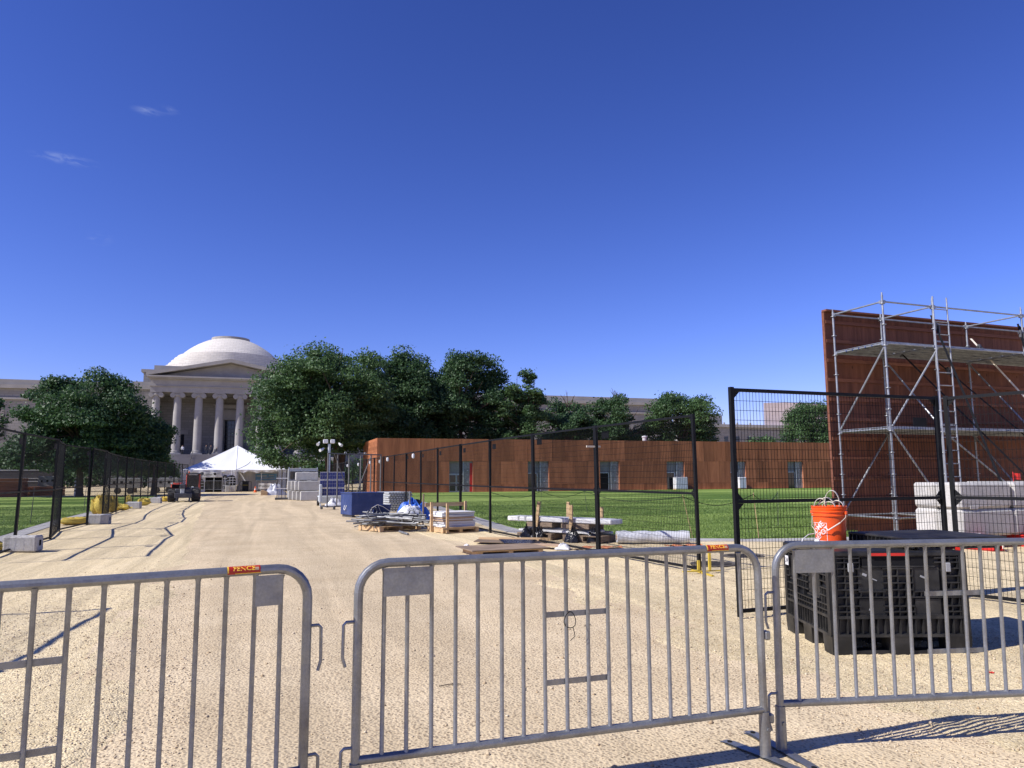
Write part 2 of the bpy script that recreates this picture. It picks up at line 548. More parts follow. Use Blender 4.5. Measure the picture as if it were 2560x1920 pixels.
def tag(o, label=None, cat=None, group=None, kind=None):
    if label: o['label'] = label
    if cat: o['category'] = cat
    if group: o['group'] = group
    if kind: o['kind'] = kind
    return o


def thing(name, label, cat, loc=(0, 0, 0), rz=0, group=None, rot=None):
    o = bpy.data.objects.new(name, None)
    COL.objects.link(o)
    o.empty_display_size = .1
    o.location = loc
    o.rotation_euler = rot if rot is not None else (0, 0, rz)
    return tag(o, label, cat, group)


def copy_tree(o, parent=None):
    c = o.copy()
    COL.objects.link(c)
    c.parent = parent
    for ch in list(o.children):
        copy_tree(ch, c)
    return c


def raw_mesh(name, verts, faces_flat, n_per, m, smooth=False, tint=None):
    """fast numpy mesh: faces_flat = flat loop indices, n_per verts per face"""
    me = bpy.data.meshes.new(name)
    nv, nl = len(verts), len(faces_flat)
    nf = nl // n_per
    me.vertices.add(nv)
    me.vertices.foreach_set('co', np.asarray(verts, dtype=np.float32).ravel())
    me.loops.add(nl)
    me.loops.foreach_set('vertex_index', np.asarray(faces_flat, dtype=np.int32))
    me.polygons.add(nf)
    me.polygons.foreach_set('loop_start', np.arange(0, nl, n_per, dtype=np.int32))
    if smooth:
        me.polygons.foreach_set('use_smooth', np.ones(nf, dtype=bool))
    if tint is not None:
        at = me.attributes.new('tint', 'FLOAT', 'FACE')
        at.data.foreach_set('value', np.asarray(tint, dtype=np.float32))
    me.materials.append(m)
    me.update()
    me.validate()
    return me


def text_mesh(body, size, fn, m, parent, name='lettering', shear=0.0, bold=0.0):
    """flat lettering laid on a surface: fn maps (u, v), centred, to local 3D"""
    cu = bpy.data.curves.new('txt', 'FONT')
    cu.body = body
    cu.size = size
    cu.align_x = 'CENTER'
    cu.align_y = 'CENTER'
    cu.shear = shear
    cu.offset = bold
    cu.resolution_u = 3
    ob = bpy.data.objects.new('txt', cu)
    COL.objects.link(ob)
    bpy.context.view_layer.update()
    dg = bpy.context.evaluated_depsgraph_get()
    me = bpy.data.meshes.new_from_object(ob.evaluated_get(dg))
    bpy.data.objects.remove(ob)
    bpy.data.curves.remove(cu)
    for v in me.vertices:
        v.co = fn(v.co.x, v.co.y)
    me.materials.clear()
    me.materials.append(m)
    me.name = name
    return link(name, me, parent)


# ------------------------------------------------------------------ ground
def vnoise(x, y, f, seed):
    x = np.asarray(x, dtype=np.float64) * f + seed * 17.3
    y = np.asarray(y, dtype=np.float64) * f + seed * 9.1
    xi, yi = np.floor(x), np.floor(y)
    xf, yf = x - xi, y - yi
    h = lambda a, b: np.modf(np.abs(np.sin(a * 127.1 + b * 311.7 + seed) * 43758.5453))[0]
    u, v = xf * xf * (3 - 2 * xf), yf * yf * (3 - 2 * yf)
    return (h(xi, yi) * (1 - u) + h(xi + 1, yi) * u) * (1 - v) + (h(xi, yi + 1) * (1 - u) + h(xi + 1, yi + 1) * u) * v


def gravel_h(x, y):
    x, y = np.asarray(x, dtype=np.float64), np.asarray(y, dtype=np.float64)
    wob = (vnoise(x, y, 1.3, 3) - .5) * np.where(x > 1, .6, .14) + (vnoise(x, y, 5, 4) - .5) * .2 + (vnoise(x, y, 17, 5) - .5) * .12
    left = -.37 - .061 * y
    right = 3.35 + 0 * y + np.clip(y - 14, 0, 60) * .02
    d = np.maximum(left - x, x - right) + wob           # > 0 outside the concrete strip
    t = np.clip((d + .12) / .5, 0, 1)
    t = t * t * (3 - 2 * t)
    far = np.clip((45 - y) / 20, 0, 1)
    und = (vnoise(x, y, .55, 1) - .5) * .045 + (vnoise(x, y, 1.7, 2) - .5) * .022 + (vnoise(x, y, 6, 6) - .5) * .012
    und *= np.clip((40 - np.hypot(x, y)) / 25, 0, 1)
    # tyre furrows along the left strip
    fur = np.sin((x + .06 * y) * 60) * .005 * (np.exp(-((x + .95 + .06 * y) / .16) ** 2) + np.exp(-((x + 2.3 + .06 * y) / .16) ** 2) + np.exp(-((x - 4.3 - .12 * y) / .2) ** 2)) * (y < 14)
    return -.022 + t * (.026 + .0) + t * (und + fur)


def axis(a, b, step, lo, hi, grow=1.16):
    c = list(np.arange(a, b, step))
    s, x = step, a
    pre = []
    while x > lo:
        s *= grow; x -= s; pre.append(x)
    s, x = step, c[-1]
    post = []
    while x < hi:
        s *= grow; x += s; post.append(x)
    return np.array(pre[::-1] + c + post)


xs = axis(-3.2, 7.5, .05, -4000, 4000)
ys = axis(1.6, 11.5, .05, -4000, 6000)
gx, gy = np.meshgrid(xs, ys)
gz = gravel_h(gx, gy)
V = np.stack([gx.ravel(), gy.ravel(), gz.ravel()], 1)
nx, ny = len(xs), len(ys)
ii, jj = np.meshgrid(np.arange(nx - 1), np.arange(ny - 1))
a0 = (jj * nx + ii).ravel()
Fc = np.stack([a0, a0 + 1, a0 + nx + 1, a0 + nx], 1).ravel()
tag(link('ground', raw_mesh('ground', V, Fc, 4, MT['gravel'], True)), 'pale yellow loose gravel ground around the concrete strip', kind='structure')

# exposed aggregate strip down the middle, lying just under the gravel's edge
mb = MB()
prev = None
pts_l = [(-.37 - .061 * y - .6, y) for y in (-6, 0, 10, 25, 45, 75, 120)]
pts_r = [(4.0 + max(0, y - 14) * .02, y) for y in (-6, 0, 10, 25, 45, 75, 120)]
vv = [(x, y, 0) for x, y in pts_l] + [(x, y, 0) for x, y in pts_r]
mb.add(vv, [(i, 7 + i, 8 + i, i + 1) for i in range(6)])
tag(mb.build('concrete_path', MT['aggregate'], smooth=0), 'beige exposed aggregate concrete strip running to the tent', kind='structure')

# loose pebbles lying on the gravel near the camera
NP = 30000
px = rng.uniform(-3.0, 6.5, NP * 3); py = 2.3 + rng.uniform(0, 1, NP * 3) ** 1.6 * 9
dens = np.where((px < -.37 - .061 * py + .25) | (px > 3.2), 1.0, .10)
cl = vnoise(px, py, 2.2, 9)
keep = rng.uniform(0, 1, NP * 3) < dens * (.25 + cl)
px, py = px[keep][:NP], py[keep][:NP]
n_ = len(px)
pz = np.maximum(gravel_h(px, py), 0)
sz = rng.uniform(.0035, .0085, n_) * (1 + (rng.uniform(0, 1, n_) > .97) * .8)
octv = np.array([(1, 0, 0), (0, 1, 0), (-1, 0, 0), (0, -1, 0), (0, 0, .75), (0, 0, -.5)], dtype=float)
octf = np.array([(0, 1, 4), (1, 2, 4), (2, 3, 4), (3, 0, 4), (1, 0, 5), (2, 1, 5), (3, 2, 5), (0, 3, 5)])
jit = octv[None] * rng.uniform(.65, 1.35, (n_, 6, 1)) * sz[:, None, None]
an = rng.uniform(0, 6.28, n_)
ca, sa = np.cos(an)[:, None], np.sin(an)[:, None]
PV = np.empty((n_, 6, 3))
PV[..., 0] = jit[..., 0] * ca - jit[..., 1] * sa + px[:, None]
PV[..., 1] = jit[..., 0] * sa + jit[..., 1] * ca + py[:, None]
PV[..., 2] = jit[..., 2] + pz[:, None] + sz[:, None] * .25
PF = (octf[None] + (np.arange(n_) * 6)[:, None, None]).ravel()
m_, nt_, b_, nn_, ll_ = nodes_of('pebble')
at_ = nn_.new('ShaderNodeAttribute'); at_.attribute_name = 'tint'
ll_.new(mixrgb(nt_, at_.outputs['Fac'], (.36, .26, .15), (.64, .54, .38)), b_.inputs['Base Color'])
b_.inputs['Roughness'].default_value = .9
tn = np.repeat(np.where(rng.uniform(0, 1, n_) > .9, 0, rng.uniform(.3, 1, n_)), 8)
tag(link('gravel', raw_mesh('gravel', PV.reshape(-1, 3), PF, 3, m_, False, tn)), 'loose pale pebbles scattered over the ground by the barricades', 'gravel', kind='stuff')


NS = 420
sx_ = rng.uniform(-3.2, 7.0, NS); sy_ = 2.4 + rng.uniform(0, 1, NS) ** 1.5 * 12
sz_ = rng.uniform(.008, .017, NS)
pz = np.maximum(gravel_h(sx_, sy_), 0)
jit = octv[None] * rng.uniform(.6, 1.4, (NS, 6, 1)) * sz_[:, None, None]
jit[..., 0] += sx_[:, None]; jit[..., 1] += sy_[:, None]; jit[..., 2] += (pz + sz_ * .2)[:, None]
tag(link('stones', raw_mesh('stones', jit.reshape(-1, 3), (octf[None] + (np.arange(NS) * 6)[:, None, None]).ravel(), 3, m_, False, np.repeat(rng.uniform(0, .8, NS), 8))),
    'larger loose stones lying about on the gravel and concrete', 'stones', kind='stuff')

# ------------------------------------------------------------------ lawns and kerbs
def lawn(name, pts, label, z=.03):
    m = MB()
    k = len(pts)
    m.add([(x, y, z) for x, y in pts] + [(x, y, -.05) for x, y in pts], [tuple(range(k))] + [(i, k + i, k + (i + 1) % k, (i + 1) % k) for i in range(k)])
    o = m.build(name, MT['lawn'], smooth=0)
    return tag(o, label, kind='structure')


def ribbon(name, pts, w, m, label, z=.022):
    b = MB()
    L = []
    for i, (x, y) in enumerate(pts):
        x0, y0 = pts[max(i - 1, 0)]; x1, y1 = pts[min(i + 1, len(pts) - 1)]
        d = Vector((x1 - x0, y1 - y0)).normalized()
        nrm = Vector((-d.y, d.x))
        L.append(((x + nrm.x * .01, y + nrm.y * .01), (x + nrm.x * w, y + nrm.y * w)))
    for i in range(len(L) - 1):
        q = [L[i][0], L[i + 1][0], L[i + 1][1], L[i][1]]
        b.add([(x, y, z) for x, y in q] + [(x, y, -.06) for x, y in q], [(0, 1, 2, 3), (4, 7, 6, 5), (0, 4, 5, 1), (1, 5, 6, 2), (2, 6, 7, 3), (3, 7, 4, 0)])
    o = b.build(name, m, smooth=0)
    return tag(o, label, kind='structure')


def fine_line(pts, step=1.2):
    out = []
    for i in range(len(pts) - 1):
        a, b = Vector(pts[i]), Vector(pts[i + 1])
        n = max(1, int((b - a).length / step))
        out += [tuple(a.lerp(b, t / n)) for t in range(n)]
    return out + [pts[-1]]


edge_r = [(13.0, 14.1), (11.29, 14.3), (10.56, 14.47), (8.95, 15.21), (7.39, 16.17), (6.7, 17.2), (6.43, 18.53), (6.5, 20.5), (6.73, 22.89), (7.5, 32), (8.26, 41.59), (8.55, 54.8), (8.6, 63.2)]
lawn('lawn', [(62, 63.2), (8.6, 63.2)] + edge_r[::-1][1:] + [(15, 16.5), (62, 20)], 'bright green mown lawn in front of the long rust coloured wall')
ribbon('kerb', edge_r, .55, MT['kerb'], 'grey paved edging along the right lawn')
edge_l = [(-8.2, 64), (-7.65, 49.8), (-7.34, 38.2), (-6.97, 28.8), (-6.4, 22), (-6.0, 16), (-5.8, 8)]
lawn('lawn', edge_l + [(-60, 8), (-60, 64)], 'green lawn beyond the left fence')
ribbon('kerb', edge_l, .5, MT['kerb'], 'grey paved edging along the left lawn')


def grass_blades(name, pts, n, label, hmin=.03, hmax=.06):
    pts = np.array(pts)
    n = len(pts)
    an = rng.uniform(0, 6.28, n)
    w = rng.uniform(.006, .012, n); h = rng.uniform(hmin, hmax, n)
    lean = rng.normal(0, .025, (n, 2))
    v = np.empty((n, 3, 3))
    v[:, 0] = np.stack([pts[:, 0] - np.cos(an) * w, pts[:, 1] - np.sin(an) * w, np.full(n, .02)], 1)
    v[:, 1] = np.stack([pts[:, 0] + np.cos(an) * w, pts[:, 1] + np.sin(an) * w, np.full(n, .02)], 1)
    v[:, 2] = np.stack([pts[:, 0] + lean[:, 0], pts[:, 1] + lean[:, 1], .03 + h], 1)
    tag(link(name, raw_mesh(name, v.reshape(-1, 3), np.arange(n * 3), 3, MT['grass'], False, rng.uniform(0, 1, n))), label, 'grass', kind='stuff')


def in_poly(x, y, poly):
    c = np.zeros(len(x), bool)
    j = len(poly) - 1
    for i in range(len(poly)):
        xi, yi = poly[i]; xj, yj = poly[j]
        with np.errstate(divide='ignore', invalid='ignore'):
            t = ((yi > y) != (yj > y)) & (x < (xj - xi) * (y - yi) / (yj - yi + 1e-12) + xi)
        c ^= t
        j = i
    return c


polyR = [(62, 63)] + edge_r[::-1] + [(15, 16.5), (62, 20)]
N0 = 260000
qx = rng.uniform(6, 24, N0); qy = 14 + rng.uniform(0, 1, N0) ** 1.8 * 26
kk = in_poly(qx, qy, polyR)
grass_blades('grass', np.stack([qx[kk], qy[kk]], 1)[:110000], 0, 'short upright blades of the right lawn')
polyL = edge_l + [(-60, 8), (-60, 64)]
qx = rng.uniform(-14, -5.5, N0 // 2); qy = 17 + rng.uniform(0, 1, N0 // 2) ** 1.5 * 25
kk = in_poly(qx, qy, polyL)
grass_blades('grass', np.stack([qx[kk], qy[kk]], 1)[:40000], 0, 'short blades of the lawn beyond the left fence')


# ------------------------------------------------------------------ museum
MY = 150
ACX = -7.78
mus = thing('museum', 'grey stone museum with columned portico and pale stepped dome behind the tent', 'museum', (ACX, MY, 0))
NB = 8
COLX = [(i - 3.5) * 3.65 for i in range(NB)]
m = MB()
nst = 26
for i in range(nst):
    z1 = 5.55 * (i + 1) / nst
    y0 = -13 + 10.6 * i / nst
    m.box((0, (y0 + 1.5) / 2 + .2, z1 - .11), (31, 1.5 - y0 + .4, .215))
m.build('staircase', MT['stonedark'], mus, smooth=0)
for sx in (-1, 1):
    MB().box((sx * 17.2, -6, 2.4), (3.2, 14, 4.8), bev=.1).build('cheek_wall', MT['stoneplain'], mus, smooth=0)
MB().box((0, 5.2, 2.78), (31.5, 12.6, 5.57)).build('stylobate', MT['stoneplain'], mus, smooth=0)
shaft = MB().lathe([(.80, 6.25), (.785, 7.5), (.76, 10), (.70, 13.2), (.645, 16.35)], 24, cap=False).mesh('shaft', MT['stoneplain'])
bas = MB().box((0, 0, 5.68), (2.0, 2.0, .24)).lathe([(.98, 5.8), (1.0, 5.9), (.98, 6.0), (.86, 6.06), (.88, 6.15), (.9, 6.22), (.8, 6.28)], 24).mesh('column_base', MT['stoneplain'])
cp = MB()
for sx in (-1, 1):
    for sy in (-1, 1):
        cp.lathe([(.46, -.28), (.46, .28)], 16, cap=True)
        # turn the last cylinder on its side
        k = 32
        for q in range(len(cp.v) - k, len(cp.v)):
            x, y, z = cp.v[q]
            cp.v[q] = (x + sx * .82, z + sy * .45, y + 16.55)
    cp.box((sx * .41, 0, 16.78), (.9, 1.2, .42))
cp.lathe([(.66, 16.3), (.82, 16.55), (.8, 16.8)], 20)
cp.box((0, 0, 17.03), (1.9, 1.6, .14))
capm = cp.mesh('capital', MT['stoneplain'])
for x in COLX:
    c = link('column', shaft, mus, (x, 0, 0))
    link('column_base', bas, c)
    link('capital', capm, c)
# portico back wall with doorway
m = MB()
W2 = 15.6
dw, dh = 1.15, 12.6
m.box((-(W2 + dw) / 2, 7.5, 11.3), (W2 - dw, .8, 11.5)); m.box(((W2 + dw) / 2, 7.5, 11.3), (W2 - dw, .8, 11.5))
m.box((0, 7.5, (dh + 17.05) / 2), (2 * dw, .8, 17.05 - dh))
m.build('portico_wall', MT['stone'], mus, smooth=0)
d = MB().box((0, 7.75, 9.1), (2.3, .2, 7.0)).build('door', MT['glass'], mus, smooth=0)
g = MB()
for i in range(5):
    g.box((-1.15 + i * .575, 7.6, 9.1), (.07, .08, 7.0))
for i in range(9):
    g.box((0, 7.605, 6.2 + i * .78), (2.3, .07, .06))
g.build('door_grille', MT['darkmetal'], d, smooth=0)
sur = MB()
for sx in (-1, 1):
    sur.box((sx * 1.75, 6.9, 10.4), (.75, .4, 9.4)); sur.box((sx * 2.35, 6.8, 14.2), (.4, .6, 1.9))
sur.box((0, 6.9, 13.6), (2.75, .4, 1.9)); sur.box((0, 6.7, 15.15), (6.2, .9, .5)); sur.box((0, 6.6, 15.5), (6.8, 1.1, .22))
sur.build('door_surround', MT['stoneplain'], mus, smooth=0)
for x in (-9.1, 9.1):
    dd = MB().box((x, 7.05, 7.6), (1.25, .12, 4.1)).build('side_door', MT['glass'], mus, smooth=0)
    MB().box((x, 7.0, 10.1), (2.6, .35, .8)).build('lintel', MT['stoneplain'], mus, smooth=0)
MB().box((0, 7.02, 15.9), (31, .2, .14)).build('string_course', MT['stonedark'], mus, smooth=0)
for sx in (-1, 1):
    MB().box((sx * 14.4, 4.4, 11.3), (1.4, 5.4, 11.5)).build('end_pier', MT['stone'], mus, smooth=0)
# entablature and pediment
m = MB()
for y0, y1 in ((-.85, .85), (.85, 7.9)):
    pass
m.box((0, 3.4, 17.62), (27.6, 8.4, 1.05)); m.box((0, 3.38, 18.95), (27.5, 8.5, 1.6)); m.box((0, 3.35, 18.2), (27.9, 8.7, .16))
m.build('entablature', MT['stoneplain'], mus, smooth=0)
m = MB().box((0, 3.1, 19.9), (28.8, 9.8, .3)).box((0, 3.15, 19.62), (28.2, 9.2, .26))
m.build('cornice', MT['stoneplain'], mus, smooth=0)
tri = [(-13.3, 20.05), (13.3, 20.05), (0, 22.9)]
MB().prism(tri, lambda u, v: (u, .1, v), lambda u, v: (u, 8, v)).build('tympanum', MT['stoneplain'], mus, smooth=0)
for sx in (-1, 1):
    rk = [(sx * 14.5, 20.0), (sx * 14.5, 20.55), (0, 23.62), (0, 22.95)]
    rk = rk if sx < 0 else rk[::-1]
    MB().prism(rk, lambda u, v: (u, -1.75, v), lambda u, v: (u, 8, v)).build('raking_cornice', MT['stoneplain'], mus, smooth=0)
# blocks behind
MB().box((0, 20, 9.2), (36.5, 24, 18.4)).build('main_block', MT['stone'], mus, smooth=0)
MB().box((0, 20, 18.75), (37.4, 25, .8)).box((0, 20, 19.5), (36.4, 24.2, .75)).build('block_cornice', MT['stoneplain'], mus, smooth=0)
MB().box((0, 21, 20.9), (33.0, 24, 2.1)).build('attic', MT['stone'], mus, smooth=0)
MB().box((0, 21, 22.15), (33.8, 25, .55)).build('attic_cornice', MT['stoneplain'], mus, smooth=0)
MB().box((0, 22, 22.9), (29.5, 25, 1.0)).build('attic_step', MT['stoneplain'], mus, smooth=0)
# dome
pr = [(13.0, 22.0), (13.0, 24.6), (12.3, 24.62), (12.3, 25.25), (11.75, 25.27), (11.75, 25.85), (11.15, 25.87), (11.15, 26.45), (10.55, 26.47), (10.55, 27.0), (9.95, 27.05),
      (9.3, 27.75), (8.4, 28.55), (7.5, 29.2), (6.6, 29.78), (5.7, 30.28), (4.8, 30.7), (4.2, 30.93), (3.75, 31.05)]
dome = MB().lathe(pr, 72, (-1.5, 22, 0), cap=False).build('dome', MT['dome'], mus, smooth=25)
MB().lathe([(3.7, 31.0), (3.95, 31.05), (3.95, 31.5), (3.5, 31.55), (3.5, 31.1)], 48, (-1.5, 22, 0)).build('oculus_ring', MT['stoneplain'], dome)
# wings
for sx, x0, x1 in ((-1, -190, -18.3), (1, 18.3, 100)):
    cxx, wd = (x0 + x1) / 2, x1 - x0
    wg = MB().box((cxx, 22, 9.0), (wd, 26, 18)).build('wing', MT['stone'], mus, smooth=0)
    MB().box((cxx, 21.9, 16.1), (wd, 26.6, .35)).box((cxx, 21.9, 18.35), (wd, 27, .7)).box((cxx, 22, 19.2), (wd, 26, 1.0)).build('wing_cornice', MT['stoneplain'], wg, smooth=0)
    k = 0
    for i in range(int(wd / 9)):
        MB().box((x0 + 5 + i * 9, 8.95, 11.5), (3.0, .12, 5.0)).build('niche', MT['stonedark'], wg, smooth=0)


def person(loc, label, h=1.75, top=None, legs=None, lean=0.0, rz=0, arm=0.0):
    """one continuous skinned figure"""
    J = [(0, 0, .95, .13), (0, 0, 1.15, .12), (0, 0, 1.38, .15), (0, 0, 1.50, .055), (0, -.02, 1.62, .095), (0, -.02, 1.72, .08),
         (.1, 0, .9, .095), (.12, -.03, .5, .065), (.12, .0, .08, .045), (.12, -.14, .04, .04),
         (-.1, 0, .9, .095), (-.12, .04, .5, .065), (-.13, .1, .08, .045), (-.13, -.04, .04, .04),
         (.19, 0, 1.40, .06), (.25, .02, 1.12, .045), (.24, -.12 - arm, .9 + arm, .035), (.24, -.18 - arm, .84 + arm, .035),
         (-.19, 0, 1.40, .06), (-.25, .02, 1.12, .045), (-.23, -.06, .86, .035), (-.23, -.08, .78, .035)]
    E_ = [(0, 1), (1, 2), (2, 3), (3, 4), (4, 5), (0, 6), (6, 7), (7, 8), (8, 9), (0, 10), (10, 11), (11, 12), (12, 13), (2, 14), (14, 15), (15, 16), (16, 17), (2, 18), (18, 19), (19, 20), (20, 21)]
    s = h / 1.8
    me = bpy.data.meshes.new('body')
    me.from_pydata([(a * s, b * s + lean * c, c * s) for a, b, c, r in J], E_, [])
    o = bpy.data.objects.new('person', me)
    COL.objects.link(o)
    sk = o.modifiers.new('skin', 'SKIN')
    for i, v in enumerate(me.skin_vertices[0].data):
        v.radius = (J[i][3] * s, J[i][3] * s)
        v.use_root = i == 0
    sb = o.modifiers.new('sub', 'SUBSURF'); sb.levels = 1; sb.render_levels = 1
    mm, nt, b, n, l = nodes_of('clothed_figure')
    v = coord(nt)
    sp = n.new('ShaderNodeSeparateXYZ'); l.new(v, sp.inputs[0])
    c = mixrgb(nt, rng_map(nt, sp.outputs[2], .92 * s, .93 * s), legs or (.04, .045, .06), top or (.05, .05, .055))
    c = mixrgb(nt, rng_map(nt, sp.outputs[2], 1.47 * s, 1.48 * s), c, (.33, .20, .14))
    c = mixrgb(nt, rng_map(nt, sp.outputs[2], 1.69 * s, 1.70 * s), c, (.03, .022, .018))
    l.new(c, b.inputs['Base Color']); b.inputs['Roughness'].default_value = .85
    me.materials.append(mm)
    o.location = loc
    o.rotation_euler = (0, 0, rz)
    return tag(o, label, 'person')


SY = MY - 4.0 + 3.2
person((-11.55, SY, 5.57), 'person in dark clothes standing left of the lamp post on the museum steps', 1.85)
person((-10.75, SY, 5.57), 'person standing right of the lamp post on the museum steps', 1.8, (.12, .11, .11), rz=.7)
person((-10.1, SY, 5.57), 'shorter person bending at the foot of a museum column', 1.45, lean=-.25, rz=1.4, arm=.12)
person((-15.6, SY, 5.57), 'person in a white top beside the left column', 1.75, (.7, .7, .7))
for (lx, lab) in ((-11.1, 'dark lamp post among the people on the museum steps'), (-4.25, 'dark lamp post by the right side of the museum door')):
    t = thing('lamp_post', lab, 'lamp post', (lx, SY + .35, 5.57))
    MB().cyl((0, 0, 0), (0, 0, 2.05), .07, .05).lathe([(.2, 0), (.16, .12), (.08, .2)], 12).build('post', MT['darkmetal'], t)
    MB().box((0, 0, 2.12), (.7, .25, .1), bev=.03).build('lamp_head', MT['darkmetal'], t)
for hx in (-13.7, -1.9):
    t = thing('handrail', 'thin metal handrail running down the %s of the museum stairs' % ('left' if hx < -5 else 'right'), 'handrail', (hx, MY, 0))
    r = MB()
    r.tube([(0, -1.8, 6.4), (0, -12.6, 1.1)], .04, 6)
    r.build('rail', MT['darkmetal'], t)
    for i in range(6):
        f = i / 5
        MB().cyl((0, -2 - 10.4 * f, 5.4 - 5.2 * f), (0, -2 - 10.4 * f, 6.3 - 5.1 * f), .03, n=6).build('post', MT['darkmetal'], t)

# other far buildings
ob = thing('office_building', 'low grey stone building with a rooftop block behind the right trees', 'building', (142, 200, 0))
MB().box((3, 14, 8.1), (34, 28, 16.2)).build('wall', MT['stone'], ob, smooth=0)
MB().box((3, 13.8, 16.5), (35, 29, .9)).build('roof_cornice', MT['stoneplain'], ob, smooth=0)
MB().box((-7, 16, 18.6), (10, 14, 4.0)).build('rooftop_block', MT['stone'], ob, smooth=0)
for i in range(7):
    w = MB().box((-11 + i * 4.2, -.04, 12.2), (1.3, .1, 1.9)).build('window', MT['glass'], ob, smooth=0)
    MB().box((-11 + i * 4.2, -.12, 11.15), (1.6, .2, .18)).build('sill', MT['stoneplain'], w, smooth=0)
for i in range(3):
    MB().cyl((-2 + i * 5, 8, 16.9), (-2 + i * 5, 8, 18.2), .35).build('roof_vent', MT['grey'], ob)
eb = thing('angular_building', 'pale pink angular stone building above the right bushes', 'building', (163.6, 200, 0))
poly = [(0, 0), (30, 14), (36, 44), (18, 40), (-12.2, 2.5)]
MB().prism(poly, lambda u, v: (u, v, 0), lambda u, v: (u, v, 24.6 + .02 * u)).build('wall', MT['pink'], eb, smooth=0)

# ------------------------------------------------------------------ trees
def make_crown(clumps, n, size, m, name='crown', flat=.75, droop=.25, bridge=.3):
    cl = np.array(clumps)
    # drop clumps that touch no other, then bridge neighbours with smaller ones
    ok, br = [], []
    for i in range(len(cl)):
        dd = np.linalg.norm(cl[:, :3] - cl[i, :3], axis=1) / (cl[:, 3] + cl[i, 3])
        dd[i] = 9
        near = np.where(dd < .95)[0]
        if len(near) >= 2:
            ok.append(i)
            for j in near[:4]:
                if j > i:
                    q = .5
                    br.append((*(cl[i, :3] * q + cl[j, :3] * (1 - q)), min(cl[i, 3], cl[j, 3]) * .9))
    if len(ok) > 3:
        cl = np.concatenate([cl[ok], np.array(br)]) if br and bridge else cl[ok]
    w = cl[:, 3] ** 2
    idx = rng.choice(len(cl), n, p=w / w.sum())
    d = rng.normal(0, 1, (n, 3)); d /= np.linalg.norm(d, axis=1)[:, None]
    d[:, 2] = np.where(d[:, 2] < -.35, d[:, 2] * .45, d[:, 2])
    rad = cl[idx, 3] * (1.12 - np.abs(rng.normal(0, .34, n))) * (1 + (rng.uniform(0, 1, n) > .90) * rng.uniform(0, .55, n))
    p = cl[idx, :3] + d * rad[:, None] * np.array([1, 1, flat])
    nr = d * .6 + rng.normal(0, .7, (n, 3)) + np.array([0, 0, .35])
    nr /= np.linalg.norm(nr, axis=1)[:, None]
    t = rng.normal(0, 1, (n, 3)); t[:, 2] -= droop
    t -= nr * (t * nr).sum(1)[:, None]; t /= np.linalg.norm(t, axis=1)[:, None]
    b = np.cross(nr, t)
    L = rng.uniform(.5, 1.5, n) * size
    v = np.empty((n, 4, 3))
    v[:, 0] = p - t * (L * .5)[:, None]
    v[:, 1] = p + b * (L * .32)[:, None] - nr * (L * .08)[:, None]
    v[:, 2] = p + t * (L * .5)[:, None]
    v[:, 3] = p - b * (L * .32)[:, None] - nr * (L * .08)[:, None]
    tint = np.clip(rng.uniform(0, 1, len(cl))[idx] * .55 + rng.uniform(0, 1, n) ** 1.4 * .65, 0, 1.15)
    return raw_mesh(name, v.reshape(-1, 3), np.arange(n * 4), 4, m, False, tint)


def fill_clumps(c, r, k, rmin, rmax, sd, top_bias=0.0):
    g = random.Random(sd)
    out = []
    tries = 0
    while len(out) < k and tries < 6000:
        tries += 1
        u = [g.gauss(0, 1) for _ in range(3)]
        ln = math.sqrt(sum(x * x for x in u))
        q = g.random() ** .5
        p = [u[i] / ln * q for i in range(3)]
        if p[2] < -.8:
            continue
        rr = g.uniform(rmin, rmax)
        x = [c[i] + p[i] * r[i] for i in range(3)]
        if any((x[0] - o[0]) ** 2 + (x[1] - o[1]) ** 2 + (x[2] - o[2]) ** 2 < (.36 * (rr + o[3])) ** 2 for o in out):
            continue
        out.append((*x, rr))
    return out


